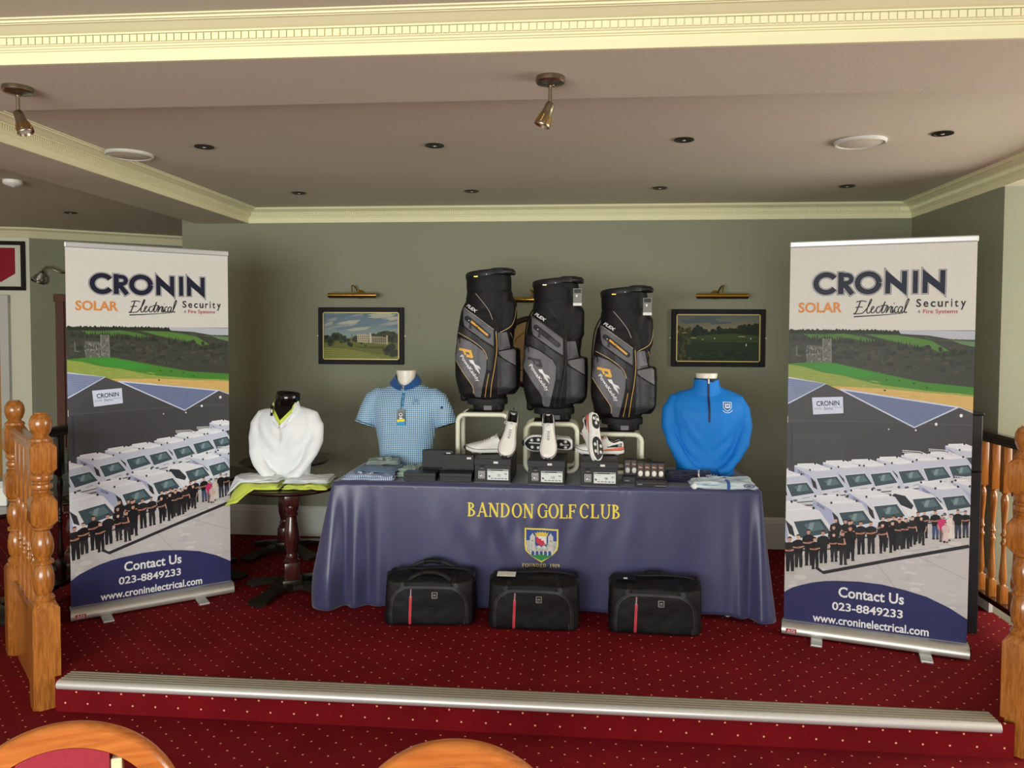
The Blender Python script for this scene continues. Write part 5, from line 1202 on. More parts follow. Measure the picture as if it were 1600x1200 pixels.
    for k in range(9): a_ = an-PI/2+PI*k/8; cap.append((bx_+.0155*math.cos(a_), by+.0155*math.sin(a_)))
    A.poly(cap, S(12, 12, 14), raw=True); A.line(q([(202, 434), (334, 542)]), .0125, S(220, 160, 60) if orange else S(30, 30, 32), raw=True)
    A.ell(*q([(186, 428)])[0], .005, .004, S(180, 180, 184), 8, raw=True); A.line(q([(198, 440), (192, 490)]), .006, S(10, 10, 12), raw=True); A.line(q([(198, 445), (206, 492)]), .004, S(14, 14, 16), raw=True)
    A.build('zip_pocket', M_fab, t, lambda x, y: (x, -y), bvh=bv, maxlen=.016, off=.0046); A = Art()
    A.line(q([(118, 550), (90, 572)]), .006, S(12, 12, 14), raw=True); A.line(q([(112, 552), (116, 600)]), .006, S(10, 10, 12), raw=True)
    A.build('lower_zip_puller', M_fab, t, lambda x, y: (x, -y), bvh=bv, maxlen=.016, off=.0046)
    A = Art(); WT = S(232, 232, 234); lc = S(232, 178, 74) if orange else S(48, 48, 52)
    A.text('FLEX', None, WT, bold=.04, shear=.25, quad=q([(168, 298), (250, 352), (156, 318)]))
    A.build('lettering', M_emb, t, lambda x, y: (x, -y), bvh=bv, maxlen=.016, off=.0048); A = Art()
    A.line(q([(112, 644), (208, 664)]), .016, lc, raw=True); A.line(q([(198, 658), (214, 712)]), .016, lc, raw=True); A.line(q([(220, 706), (172, 694)]), .016, lc, raw=True); A.line(q([(150, 652), (166, 690)]), .012, lc, raw=True)
    A.poly(q([(190, 728), (222, 728), (236, 764), (205, 752)]), WT, raw=True); A.poly(q([(210, 752), (270, 775), (282, 800), (236, 778)]), WT, raw=True); A.poly(q([(216, 745), (236, 758), (262, 795), (276, 836), (240, 800)]), WT, raw=True)
    A.build('logo', M_emb, t, lambda x, y: (x, -y), bvh=bv, maxlen=.016, off=.0048); A = Art()
    A.text('PowaKaddy', None, WT, bold=.02, quad=q([(142, 686), (276, 882), (114, 704)]))
    A.build('lettering', M_emb, t, lambda x, y: (x, -y), bvh=bv, maxlen=.016, off=.0048)
    MB().tube(spline([(-.13, .03, .70), (-.175, .03, .60), (-.19, .02, .4), (-.17, .01, .2), (-.15, .0, .10)], 5), .010, 8, flat=.4).rbox(-.15, -.005, .10, .045, .04, .10, .015).build('shoulder_strap', M_bnylon, t, auto=50)
    if tagc:
        MB().tube([(.135, -.11, .85), (.138, -.125, .81)], .0012, 6).build('tag_cord', M_black, t)
        MB().box(.113, .165, -.128, -.126, .705, .81).build('hang_tag', mat('grey_tag_card', S(120, 122, 112), .5), t)
        A = Art(); A.poly([(.113, -.705), (.165, -.705), (.165, -.722), (.113, -.722)], S(232, 232, 226), raw=True); A.ell(.134, -.765, .006, .008, S(225, 225, 220), 10, raw=True); A.poly([(.118, -.806), (.160, -.806), (.160, -.782), (.118, -.782)], S(54, 56, 52), raw=True)
        A.build('tag_print', M_print, t_find(t, 'hang_tag'), lambda x, y: (x, -y), off=.1282)
    return t
golf_bag((-.588, 4.94, 1.101), .0, 'leftmost golf bag, black and grey with orange trim, standing highest', True, False)
golf_bag((-.165, 4.93, 1.048), .02, 'middle golf bag, black and grey without orange trim, grey tag', False, True)
golf_bag((.258, 4.92, .991), .0, 'rightmost golf bag, black and grey with orange trim and tag', True, True)
def stand(x, h, label, w_=.345, z0=.7225):
    t = thing('tube_stand', label, 'display stand', (x, 4.80, z0), 0, 'white tube stands')
    r = .0145; R_ = .06
    for y_ in (0, .22):
        pts = []
        for cx, cz, a0 in ((w_/2-R_, h-R_, 0), (-w_/2+R_, h-R_, 90), (-w_/2+R_, R_, 180), (w_/2-R_, R_, 270)):
            for k in range(7): a = math.radians(a0+15*k); pts.append((cx+(R_-r)*math.cos(a), y_, cz+(R_-r)*math.sin(a)))
        MB().tube(pts, r, 12, closed=True).build('tube_frame', M_ltube, t, smooth=True)
    MB().box(-.11, .11, .01, .21, h-.003, h+.003).build('top_plate', M_card, t)
    for sx in (-.10, .10): MB().tube([(sx, .0, r), (sx, .22, r)], .007, 8).build('cross_tube', M_ltube, t, smooth=True)
    return t
stand(-.598, 1.098-.7255, 'cream tube stand behind the left pair of shoes, tallest')
stand(-.178, 1.045-.7255, 'cream tube stand behind the middle shoe box')
stand(.222, .988-.7255, 'cream tube stand behind the right shoe box, shortest', .33)
# ================================================================== SHOES
def interp(tab, s):
    for (a, va), (b, vb) in zip(tab, tab[1:]):
        if s <= b: u = (s-a)/(b-a); u = u*u*(3-2*u) if False else u; return va+(vb-va)*u
    return tab[-1][1]
WT_ = [(0, .020), (.03, .028), (.1, .033), (.25, .034), (.4, .034), (.55, .040), (.7, .047), (.8, .047), (.88, .041), (.94, .032), (.98, .02), (1, .006)]
HT_ = [(0, .060), (.03, .074), (.09, .078), (.2, .066), (.28, .074), (.34, .094), (.42, .088), (.55, .070), (.7, .056), (.82, .047), (.92, .040), (.97, .034), (1, .026)]
M_shoe = mat('white_leather', S(236, 234, 228), .38, nscale=30, namt=.03, bump=.05, bscale=60); M_lin = mat('black_lining', S(18, 16, 18), .8); M_rub = mat('black_rubber', S(20, 20, 22), .55, nscale=50, namt=.2)
M_greyl = mat('light_grey_mesh', S(176, 172, 168), .7)
M_coral = mat('coral_foam', S(236, 112, 84), .55); M_ssole = mat('white_foam_sole', S(238, 238, 232), .5)
def cl_off(s): return .006*math.sin(s*PI)*(1)     # slight banana
def lift(s): return .014*max(0, (s-.72)/.28)**2+.004*max(0, (.08-s)/.08)
def shoe(name, label, mtx, variant=0, group=None, L=.285):
    t = thing(name, label, 'golf shoe', (0, 0, 0), group=group); t.matrix_world = mtx
    N = 44; up = MB(); li = MB()
    rows = []; 
    for i in range(N+1):
        s = i/N; w_ = interp(WT_, s); h = interp(HT_, s); zb = .016+lift(s); x = s*L; c = cl_off(s)
        op = 1 if .035 < s < .335 else 0
        out = []
        for k in range(9):      # bottom edge to rim
            a = k/8; z = zb+(h-zb)*math.sin(a*PI/2*.92)/math.sin(PI/2*.92); ww = w_*(1-.22*a**2.6) if op else w_*math.cos(a*PI/2*.80)**.62
            out.append((x, ww, z))
        rows.append((out, op, c, x, h, w_))
    for sgn in (-1, 1):
        vs = []; fs = []
        for out, op, c, x, h, w_ in rows:
            for (xx, ww, z) in out: vs.append((xx, sgn*ww+c, z))
            vs.append((x, c+sgn*(out[-1][1]*.5), h+(.0015 if not op else -.006)) if not op else (x, sgn*(out[-1][1]-.004)+c, h-.004))
            vs.append((x, c, h+.002) if not op else (x, sgn*(out[-1][1]-.0045)+c, h-.006))
        M_ = 11
        for i in range(N):
            for k in range(M_-1): fs.append((i*M_+k, i*M_+k+1, (i+1)*M_+k+1, (i+1)*M_+k))
        up.add(vs, fs)
    up.build('upper', M_shoe, t, auto=50)
    vs = []; fs = []; idx = [r for r in rows if r[1]]
    for out, op, c, x, h, w_ in idx:
        rw = out[-1][1]
        for k in range(9): a = -1+k/4; vs.append((x, c+a*(rw-.0035), h-.003-.036*(1-abs(a)**3)))
    for i in range(len(idx)-1):
        for k in range(8): fs.append((i*9+k, i*9+k+1, (i+1)*9+k+1, (i+1)*9+k))
    li.add(vs, fs); li.build('lining', M_lin, t, smooth=True)
    # padded collar rim
    cr = [(x, c+(out[-1][1]-.001), h) for out, op, c, x, h, w_ in idx][::-1]+[(x, c-(out[-1][1]-.001), h) for out, op, c, x, h, w_ in idx]
    MB().tube(cr, .0035, 8).build('collar_binding', M_lin, t, smooth=True)
    so = MB(); vs = []; fs = []
    oc = MB()
    for i in range(N+1):
        s = i/N; w_ = interp(WT_, s)+.0035; x = -.004+s*(L+.008); c = cl_off(s); z0 = lift(s)
        for y_, z_ in ((w_*.92, z0), (w_+.001, z0+.006), (w_, z0+.021), (w_-.006, z0+.023), (-w_+.006, z0+.023), (-w_, z0+.021), (-w_-.001, z0+.006), (-w_*.92, z0)): vs.append((x, y_+c, z_))
    for i in range(N):
        for k in range(8): k2 = (k+1) % 8; fs.append((i*8+k, i*8+k2, (i+1)*8+k2, (i+1)*8+k))
    fs += [tuple(range(8)), tuple(N*8+k for k in range(8))[::-1]]; so.add(vs, fs); so.build('midsole', M_ssole, t, auto=50)
    ln = []
    for i in range(N+1): s = i/N; ln.append((-.004+s*(L+.008), interp(WT_, s)+.0035+cl_off(s), lift(s)+.0215))
    ln += [(x, -(interp(WT_, i/N)+.0035)+cl_off(i/N), z) for i, (x, y, z) in reversed(list(enumerate(ln[:N+1])))]
    MB().tube(ln, .0016, 6).build('welt_line', M_rub, t, smooth=True)
    tb_ = MB(); tb_.tube([(L*.985+.006, -.014, .022), (L+.008, 0, .02), (L*.985+.006, .016, .022)], .0085, 8, flat=1.2); tb_.build('toe_bumper', M_rub, t, smooth=True)
    # outsole plates underneath
    for s0, s1, k_ in ((.52, .992, .93), (.02, .34, .88)):
        vs = []; fs = []; n_ = 16
        for i in range(n_+1):
            s = s0+(s1-s0)*i/n_; e = math.sqrt(max(0, 1-(2*i/n_-1)**4)); w_ = interp(WT_, s)*k_*max(e, .25); x = s*L; z = lift(s)
            vs += [(x, w_+cl_off(s), z+.002), (x, w_+cl_off(s), z-.003), (x, -w_+cl_off(s), z-.003), (x, -w_+cl_off(s), z+.002)]
        for i in range(n_):
            for k in range(4): k2 = (k+1) % 4; fs.append((i*4+k, i*4+k2, (i+1)*4+k2, (i+1)*4+k))
        fs += [(0, 1, 2, 3), (n_*4+3, n_*4+2, n_*4+1, n_*4)]
        MB().add(vs, fs).build('outsole_plate', M_rub, t)
    sp = MB()
    for s, y_ in ((.70, .026), (.70, -.024), (.84, .024), (.83, -.02), (.13, .018), (.13, -.018), (.22, .0)):
        mm = Matrix.Translation((s*L, y_+cl_off(s), lift(s)-.003)) @ Matrix.Rotation(PI, 4, 'X'); sp.lathe([(0, 0), (.0085, 0), (.007, .003), (.003, .006), (0, .006)], 8, mm)
        for k in range(6): a = k*PI/3; sp.box(-.001, .0105, -.0014, .0014, 0, .0045, mm @ Matrix.Rotation(a, 4, 'Z'))
    sp.build('spikes', M_ssole, t_find(t, 'outsole_plate'))['kind'] = 'stuff'
    st_ = MB(); st_.box(.60*L, .90*L, -.002, .003, -.0055, -.0028, Matrix.Rotation(.04, 4, 'Z')); st_.box(.66*L, .74*L, -.002, .002, -.005, -.0028, Matrix.Translation((-.04, -.11, 0)) @ Matrix.Rotation(.6, 4, 'Z')); st_.box(.06*L, .24*L, -.0018, .0018, -.005, -.0028); st_.build('tread_strips', M_ssole, t)
    vs = []; fs = []
    for i in range(13):
        s = .335+.33*i/12; h = interp(HT_, s)+.0022; c = cl_off(s)
        for yy, dz in ((-.016, -.0045), (-.009, -.0008), (0, .0008), (.009, -.0008), (.016, -.0045)): vs.append((s*L, c+yy, h+dz))
    for i in range(12):
        for k in range(4): fs.append((i*5+k, i*5+k+1, i*5+k+6, i*5+k+5))
    MB().add(vs, fs).build('throat', M_greyl, t, smooth=True)
    la = MB()
    for k in range(6):
        s = .40+k*.042; h = interp(HT_, s)+.003; hw = .015+.001*k; x = s*L; c = cl_off(s)
        la.tube([(x+.004, c-hw, h-.005), (x+.002, c-hw*.5, h+.0005), (x, c, h+.0018), (x+.002, c+hw*.5, h+.0005), (x+.004, c+hw, h-.005)], .0024, 6)
    for sg in (-1, 1): la.tube(spline([(.385*L, cl_off(.4), .094), (.37*L, sg*.018, .101), (.35*L, sg*.032, .096), (.385*L, sg*.034, .088), (.395*L, sg*.008, .093)], 5), .0019, 6)
    la.build('laces', M_shoe, t, smooth=True)
    MB().box(.315*L, .40*L, -.016+cl_off(.35), .016+cl_off(.35), .088, .0945, Matrix.Translation((0, 0, .035)) @ Matrix.Rotation(.34, 4, 'Y'), ch=.003).build('tongue', M_shoe if variant < 2 else M_coral, t, auto=40)
    ey = MB()
    for k in range(4):
        for sg in (-1, 1): s = .41+k*.05; ey.lathe([(0, 0), (.0034, .0), (0, .0022)], 6, Matrix.Translation((s*L, cl_off(s)+sg*.0185, interp(HT_, s)-.0052)))
    ey.build('eyelets', M_rub, t)
    MB().tube(spline([(.004, .0, .074), (-.006, 0, .082), (-.008, .0, .092), (.002, 0, .094), (.006, 0, .08)], 4), .0022, 6).build('heel_loop', M_rub, t, smooth=True)
    if variant == 2:
        for sg in (-1, 1):
            vs = []; fs = []
            for i in range(13):
                s = -.0+.5*i/12; w_ = interp(WT_, max(s, .0))+.0042; hgt = .020*(1-i/12)**.8+.001
                vs += [(s*L-.001, sg*w_+cl_off(s), .021+lift(s)), (s*L-.001, sg*(w_-.0015)+cl_off(s), .021+hgt)]
            for i in range(12): fs.append((2*i, 2*i+2, 2*i+3, 2*i+1))
            MB().add(vs, fs).build('coral_wedge', M_coral, t)
            vs = []; fs = []
            for i in range(11):
                s = .04+.30*i/10; w_ = interp(WT_, s); e = 1-.75*(i/10)
                vs += [(s*L, sg*(w_+.0012)+cl_off(s), .040), (s*L, sg*(w_*.93+.0012)+cl_off(s), .040+.024*e)]
            for i in range(10): fs.append((2*i, 2*i+2, 2*i+3, 2*i+1))
            MB().add(vs, fs).build('grey_heel_panel', M_bnyl2, t)
            A = Art(); A.poly([(0, 0), (.017, 0), (.017, -.017), (0, -.017)], S(205, 205, 205), raw=True); A.poly([(.0018, -.0018), (.0152, -.0018), (.0152, -.0152), (.0018, -.0152)], S(60, 60, 64), raw=True); A.text('FJ', (.004, -.0135, .013, -.0035), S(225, 225, 225), bold=.03)
            o = A.build('heel_logo', M_print, t, lambda x, y: (x, -y), off=.0); o.location = (.014 if sg < 0 else .034, sg*.0365+.001, .043); o.rotation_euler = (0, 0, 0 if sg < 0 else PI)
    if variant == 1:
        A = Art(); A.ell(0, 0, .017, .017, S(225, 225, 222), 16, raw=True); A.poly([(-.009, -.009), (.009, -.009), (.009, .009), (-.009, .009)], S(206, 50, 60), raw=True); A.text('FJ', (-.006, -.006, .006, .006), S(240, 230, 230), bold=.04)
        o = A.build('sole_logo', M_print, t, lambda x, y: (x, -y), off=.0); o.location = (.46*L, 0, -.0009); o.rotation_euler = (PI/2*-1, 0, 0)
        o.rotation_euler = (-PI/2, 0, 0)
    return t
def frame(orig, toe, upv):
    """matrix: local +x = toe direction, +z = up direction; origin = heel bottom"""
    x = Vector(toe).normalized(); z = Vector(upv); z = (z-x*z.dot(x)).normalized(); y = z.cross(x)
    m = Matrix((x, y, z)).transposed().to_4x4(); m.translation = Vector(orig); return m
BZ = TZ+.004+.140
def shoe_box(x, y, rz, label, lab=('FJ', '10.5', '44')):
    t = thing('shoe_box', label, 'shoe box', (x, y, TZ+.004), rz, 'black shoe boxes')
    w_, h, d_ = .104, .139, .30
    MB().box(-w_, w_, 0, d_, 0, h-.034, ch=.0015).build('box_base', M_card, t)
    MB().box(-w_-.003, w_+.003, -.003, d_+.003, h-.036, h, ch=.002).build('lid', M_card, t)
    MB().box(-w_-.001, w_+.001, -.0015, .002, 0, .003).build('bottom_edge', M_greyf, t)
    A = Art(); A.poly([(-.030, -.080), (.092, -.080), (.092, -.018), (-.030, -.018)], S(226, 232, 230), raw=True)
    A.poly([(-.028, -.078), (.09, -.078), (.09, -.071), (-.028, -.071)], S(40, 42, 46), raw=True); A.text('FJ', (-.024, -.077, -.012, -.072), S(220, 220, 220)); A.poly([(.06, -.077), (.088, -.077), (.088, -.072), (.06, -.072)], S(150, 154, 156), raw=True)
    A.text('FootJoy', (-.022, -.067, .012, -.061), S(120, 124, 130)); A.text(lab[1], (.030, -.052, .048, -.038), S(60, 64, 70)); A.text(lab[2], (.068, -.060, .084, -.048), S(60, 64, 70))
    A.poly([(-.024, -.044), (-.016, -.044), (-.012, -.034), (-.022, -.034)], S(70, 74, 80), raw=True)
    for k in range(5): A.poly([(-.01+k*.02, -.030), (.004+k*.02, -.030), (.004+k*.02, -.025), (-.01+k*.02, -.025)], S(120, 126, 132), raw=True)
    A.poly([(-.082, -.068), (-.045, -.068), (-.045, -.028), (-.082, -.028)], S(216, 216, 214), raw=True); A.poly([(-.079, -.065), (-.048, -.065), (-.048, -.031), (-.079, -.031)], S(38, 38, 42), raw=True); A.poly([(-.075, -.061), (-.052, -.061), (-.052, -.035), (-.075, -.035)], S(222, 222, 220), raw=True); A.text('FJ', (-.072, -.057, -.055, -.039), S(38, 38, 42), bold=.04)
    A.line([(-.084, -.024), (-.043, -.024)], .002, S(150, 150, 150), raw=True)
    A.build('size_label', M_print, t, lambda x, y: (x, -y), off=.0012)
    A = Art(); A.ell(-.062, -.092, .016, .011, S(8, 8, 10), 18, raw=True); A.poly([(-.074, -.086), (-.05, -.086), (-.054, -.081), (-.070, -.081)], S(120, 118, 112), raw=True); A.build('finger_hole', M_print, t, lambda x, y: (x, -y), off=.0012)
    A = Art(); A.poly([(.006, -.113), (.032, -.113), (.032, -.125), (.006, -.125)], S(228, 228, 222), raw=True); A.build('price_sticker', M_print, t_find(t, 'lid'), lambda x, y: (x, -y), off=.0036)
    return t
shoe_box(-.500, 4.455, -.03, 'black shoe box under the left white shoes, next to flat black boxes')
shoe_box(-.190, 4.425, -.03, 'black shoe box in the middle, under the shoe showing its sole', ('FJ', '10', '44'))
shoe_box(.108, 4.420, -.03, 'black shoe box at right, under the shoes with coral trim', ('FJ', '9', '43'))
shoe('golf_shoe', 'white golf shoe lying with toe left on the left shoe box', frame((-.400, 4.69, BZ+.010), (-1, -.12, .02), (0, -.12, 1)), 0)
shoe('golf_shoe', 'white golf shoe standing toe down at front of the left shoe box', frame((-.400, 4.640, BZ+.226), (-.12, -.62, -.78), (.12, -.95, .58)), 0)
shoe('golf_shoe', 'white golf shoe lying on its side showing spiked sole, middle box', frame((-.050, 4.68, BZ+.055), (-1, .0, .0), (0, .96, .2)), 1)
shoe('golf_shoe', 'white golf shoe standing toe down at front of the middle shoe box', frame((-.190, 4.620, BZ+.226), (.02, -.60, -.80), (0, -.95, .58)), 0)
shoe('golf_shoe', 'white golf shoe with coral wedge lying toe left on right box', frame((.255, 4.70, BZ+.012), (-1, -.05, .0), (0, -.10, 1)), 2)
shoe('golf_shoe', 'white and coral golf shoe leaning toe down with sole facing out', frame((.085, 4.590, BZ+.256), (.08, -.46, -.86), (-.75, .62, -.25)), 2)
# ------------------------------------------------------------------ black boxes and ball displays
def gift_box(x, y, rz, label, w_=.185, lh=.085, sticker=True):
    t = thing('presentation_box', label, 'box', (x, y, TZ+.004), rz, 'flat black presentation boxes')
    b = MB(); h = .05; d_ = .09
    b.box(-w_/2, w_/2, 0, d_, 0, h*.86, ch=.002); b.build('box_base', M_card, t)
    MB().box(-w_/2+.004, w_/2-.004, -.0006, .004, h*.86, h*.92).build('inner_tray', M_mahog, t)
    MB().box(-w_/2-.002, w_/2+.002, -.002, d_+.002, h*.62, h, ch=.002).build('lid', M_black, t)
    return t
def standing_box(x, y, z, rz, label):
    t = thing('presentation_box', label, 'box', (x, y, z), rz, 'flat black presentation boxes')
    MB().box(-.093, .093, 0, .045, 0, .105, ch=.002).build('box_body', M_card, t)
    MB().box(-.094, .094, -.0015, .001, .0, .104, ch=.0005).build('front_panel', M_card, t)
    A = Art(); A.poly([(.052, -.080), (.078, -.080), (.078, -.092), (.052, -.092)], S(232, 232, 226), raw=True); A.build('price_sticker', M_print, t, lambda x, y: (x, -y), off=.0018)
    return t
gift_box(-.925, 4.455, .0, 'flat black box on the table at left, before the folded shirts'); standing_box(-.852, 4.64, TZ+.054, -.02, 'black box standing upright behind the left flat box, white sticker')
MB_ = gift_box(-.715, 4.46, .0, 'flat black box beside the left shoe box'); standing_box(-.722, 4.60, TZ+.035, -.02, 'black box standing upright beside the left shoe box, white sticker')
t = gift_box(-.845, 4.62, .0, 'flat black box supporting the upright box at left'); t = gift_box(-.705, 4.585, .0, 'flat black box under the upright box beside left shoe box')
t.scale = (1, 1, .62)
M_win = mat('dark_bronze_print', S(70, 48, 36), .3)
def ball_pack(x, y, rz, label):
    t = thing('golf_ball_pack', label, 'golf ball box', (x, y, TZ+.004), rz, 'golf ball packs')
    MB().box(-.088, .088, -.06, .0, 0, .036, ch=.002).build('tray', M_black, t)
    MB().box(-.08, .08, .002, .046, 0, .128, ch=.002).build('pack_body', M_black, t)
    A = Art(); A.poly([(.02, -.006), (.085, -.006), (.085, -.0075), (.02, -.0075)], S(200, 196, 190), raw=True); A.poly([(-.075, -.012), (-.05, -.012), (-.05, -.016), (-.075, -.016)], S(170, 170, 170), raw=True)
    A.poly([(-.05, -.02), (.07, -.02), (.08, -.024), (-.06, -.024)], S(80, 74, 70), raw=True); A.build('tray_print', M_print, t, lambda x, y: (x, -y), off=.0615)
    for k in range(4):
        cx = -.058+k*.0385
        MB().box(cx-.0165, cx+.0165, -.002, .002, .045, .122, ch=.001).build('sleeve_window', M_win, t)
        MB().lathe([(0, -.017), (.008, -.015), (.0125, -.008), (.0135, 0), (.0125, .008), (.008, .015), (0, .017)], 16, Matrix.Translation((cx, -.001, .064)) @ Matrix.Diagonal((1, .4, 1, 1))).build('golf_ball', M_white, t, smooth=True)
        A = Art(); A.poly([(cx-.011, -.105), (cx+.011, -.101), (cx+.008, -.095), (cx-.010, -.097)], S(196, 160, 140), raw=True); A.build('sleeve_print', M_print, t, lambda x, y: (x, -y), off=.0032)
    return t
ball_pack(.402, 4.50, -.03, 'black golf ball pack with four white windows and tray, in front'); ball_pack(.335, 4.60, -.03, 'black golf ball pack half hidden behind the front pack')
# ================================================================== HOLDALLS
def holdall(loc, rz, label, papers):
    t = thing('holdall', label, 'bag', loc, rz, 'black holdalls on the carpet')
    mb = MB(); W_, D_, H_ = .245, .118, .275
    vs = []
    mb.loft([(.0, 0, 0, W_-.012, D_-.010), (.012, 0, 0, W_-.002, D_-.003), (.05, 0, 0, W_, D_), (.20, 0, 0, W_-.002, D_), (.245, 0, .002, W_-.006, D_-.006), (.262, 0, .008, W_-.012, D_-.03), (.268, 0, .012, W_-.03, D_-.05)], 56, 9)
    def f(co, n):
        d = .006*noise.noise(co*7)+.003*noise.noise(co*19)
        if co.z > .24: d -= .006*abs(math.sin(co.x*14))
        return d
    b = remesh('bag_body', mb, M_bnylon, t, .009, 3, f); bv = bvh_of(b)
    A = Art(); arch = spline([(-.205, -.004), (-.205, -.10), (-.19, -.165), (-.15, -.2), (-.10, -.212), (.10, -.212), (.15, -.2), (.19, -.165), (.205, -.10), (.205, -.004)], 6)
    A.line(arch, .011, S(14, 14, 15), raw=True); A.line([(x*.975, y*.98) for x, y in arch], .0022, S(70, 70, 72), raw=True); A.line([(x*1.035, y*1.02) for x, y in arch], .002, S(46, 46, 48), raw=True)
    for x in (-.15, .15): A.line([(x, -.212), (x*.8, -.27)], .022, S(16, 16, 17), raw=True)
    A.build('pocket_seam', M_fabp, t, lambda x, y: (x, -y), bvh=bv, maxlen=.015, off=.0018)
    A = Art(); A.line([(-.098, -.165), (-.103, -.01)], .0135, S(214, 62, 80), raw=True); A.line([(-.0985, -.165), (-.1035, -.01)], .0016, S(150, 30, 48), raw=True); A.line([(-.097, -.205), (-.098, -.165)], .012, S(90, 30, 40), raw=True); A.line([(-.097, -.2), (-.0985, -.16)], .004, S(170, 170, 172), raw=True)
    A.build('red_zip', M_fabp, t, lambda x, y: (x, -y), bvh=bv, maxlen=.015, off=.003)
    A = Art(); A.line([(.017, -.155), (.045, -.155), (.045, -.187), (.017, -.187), (.017, -.155)], .003, S(170, 170, 168), raw=True); A.poly([(.019, -.157), (.043, -.157), (.043, -.185), (.019, -.185)], S(30, 30, 32), raw=True); A.line([(.024, -.172), (.038, -.172)], .004, S(170, 170, 168), raw=True); A.line([(.022, -.163), (.040, -.163)], .002, S(120, 120, 120), raw=True)
    A.build('square_badge', M_fabp, t, lambda x, y: (x, -y), bvh=bv, maxlen=.015, off=.003)
    MB().rbox(.192, -.125, .03, .006, .004, .03, .0015).tube([(.192, -.127, .045), (.192, -.128, .055)], .003, 6).build('zip_puller', M_steel, t)
    for sy, nm in ((-.075, 'front'), (.06, 'rear')):
        z0 = (.238 if sy < 0 else .262) - (.0 if papers == 0 else .012)
        hk = 1.0 if papers == 0 else .6
        pts = spline([(-.125, sy-.042 if sy < 0 else sy, .225), (-.12, sy-.02 if sy < 0 else sy, z0), (-.075, sy, z0+.03*hk), (0, sy+.01, z0+.042*hk), (.075, sy, z0+.03*hk), (.12, sy-.02 if sy < 0 else sy, z0), (.125, sy-.042 if sy < 0 else sy, .225)], 5)
        MB().tube(pts, .011, 8, flat=.45).build('handle', M_bnyl2, t, smooth=True); hd_ = t_last()
        MB().tube([(x, y, z) for x, y, z in pts if abs(x) < .06], .0145, 10).build('handle_grip', M_bnylon, hd_, smooth=True)
    MB().tube(spline([(-.235, 0, .24), (-.15, .03, .272), (-.05, .0, .282), (.08, .04, .276), (.2, .02, .27), (.242, 0, .23)], 5), .010, 8, flat=.4).build('shoulder_strap', M_bnyl2, t, smooth=True)
    for sx in (-1, 1): MB().rbox(sx*.235, 0, .235, .02, .05, .05, .006).build('end_tab', M_bnyl2, t)
    if papers:
        MB().box(-.20, -.10, -.06, -.0, 0, .0015, Matrix.Translation((0, 0, .279)) @ Matrix.Rotation(.12, 4, 'X')).build('paper_tag', M_white if papers == 1 else M_black, t)
        MB().box(-.165, -.145, -.055, -.04, 0, .0015, Matrix.Translation((0, 0, .282)) @ Matrix.Rotation(.12, 4, 'X')).build('white_label', M_white, t)
    return t
holdall((-.815, 4.245, .0), .07, 'leftmost black holdall with red zip and tall rear handles', 0)
holdall((-.243, 4.235, .0), .0, 'middle black holdall with red zip below the crest', 1)
holdall((.405, 4.235, .0), -.05, 'rightmost black holdall with red zip and folded dark tag', 2)
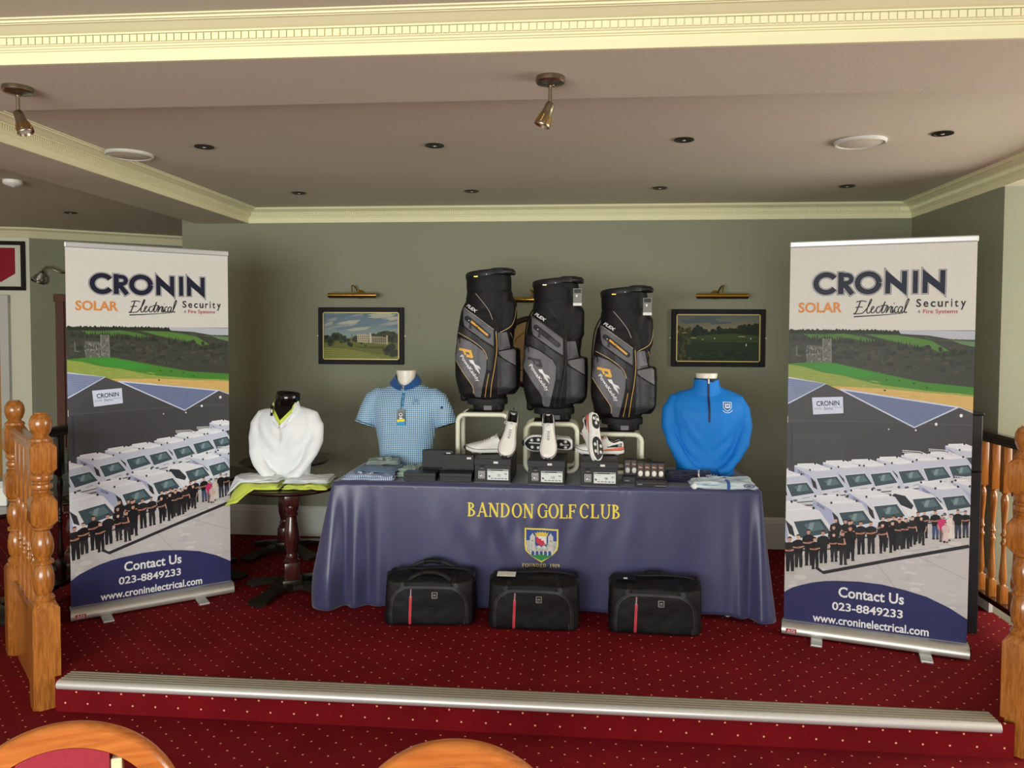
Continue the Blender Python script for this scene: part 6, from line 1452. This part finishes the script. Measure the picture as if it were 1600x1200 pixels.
# ================================================================== CHAIRS IN FRONT
def chair(x, y, rz, label, gap=True):
    t = thing('bentwood_chair', label, 'chair', (x, y, ZF), rz, 'beech chairs in the foreground')
    R_, cz, dp = .245, .622, .016
    def arch(rad, yo=0): return [(rad*math.cos(a), yo, cz+rad*math.sin(a)) for a in [math.radians(-12+204*k/48) for k in range(49)]]
    vs = []; fs = []
    prof = [(-.044, -dp), (-.004, -dp), (0, -dp+.004), (.004, .0), (.002, dp), (-.004, dp+.004), (-.044, dp+.004), (-.048, 0)]
    for k in range(57):
        a = math.radians(-14+208*k/56)
        for r_, yy in prof: vs.append(((R_+r_)*math.cos(a), yy+.03*math.cos(a)**2*0, cz+(R_+r_)*math.sin(a)))
    n = len(prof)
    for k in range(56):
        for j in range(n): j2 = (j+1) % n; fs.append((k*n+j, k*n+j2, (k+1)*n+j2, (k+1)*n+j))
    fs += [tuple(range(n)), tuple(56*n+k for k in range(n))[::-1]]
    MB().add(vs, fs).build('back_hoop', M_beech, t, auto=40)
    pts = [(-.115, .40)]+[(R_*.765*math.cos(a), cz+R_*.765*math.sin(a)) for a in [math.radians(127-74*k/16) for k in range(17)]]+[(.115, .40)]
    pts = [(-.092, .44)]+[(.199*math.cos(a), cz+.199*math.sin(a)) for a in [math.radians(117.5-55*k/16) for k in range(17)]]+[(.092, .44)]
    MB().prism(pts, -.014, .02).build('back_pad', M_red, t, auto=50)
    for sx in (-1, 1):
        MB().box(sx*.093+min(0, sx*.024), sx*.093+max(0, sx*.024), -.010, .014, .44, cz+.160, ch=.003).build('back_splat_rail', M_pale, t)
    MB().box(-.13, .13, -.012, .014, .43, .46, ch=.004).build('lower_rail', M_beech, t)
    for sx in (-1, 1):
        a = math.radians(-14) if sx > 0 else math.radians(194)
        MB().tube([((R_-.03)*math.cos(a), 0, cz+(R_-.03)*math.sin(a)+.01), (sx*.205, .0, .42), (sx*.20, .02, .2), (sx*.20, .045, .0)], [.02, .021, .018, .014], 10).build('leg', M_beech, t, smooth=True)
        MB().tube([(sx*.205, -.42, .43), (sx*.205, -.42, .2), (sx*.205, -.425, .0)], [.021, .019, .014], 10).build('leg', M_beech, t, smooth=True)
    MB().lathe([(0, .425), (.2, .425), (.225, .44), (.228, .46), (.21, .48), (.15, .49), (0, .492)], 36, Matrix.Translation((0, -.21, 0)) @ Matrix.Diagonal((1, .98, 1, 1))).build('seat', M_red, t, smooth=True)
    MB().lathe([(.19, .38), (.222, .38), (.226, .425), (.19, .425)], 36, Matrix.Translation((0, -.21, 0))).build('seat_frame', M_beech, t, auto=40)
    return t
chair(-1.125, 1.60, .38, 'beech hoop backed chair with crimson pad at bottom left corner')
chair(-.255, 1.61, .05, 'beech hoop backed chair at bottom centre, only the top showing')
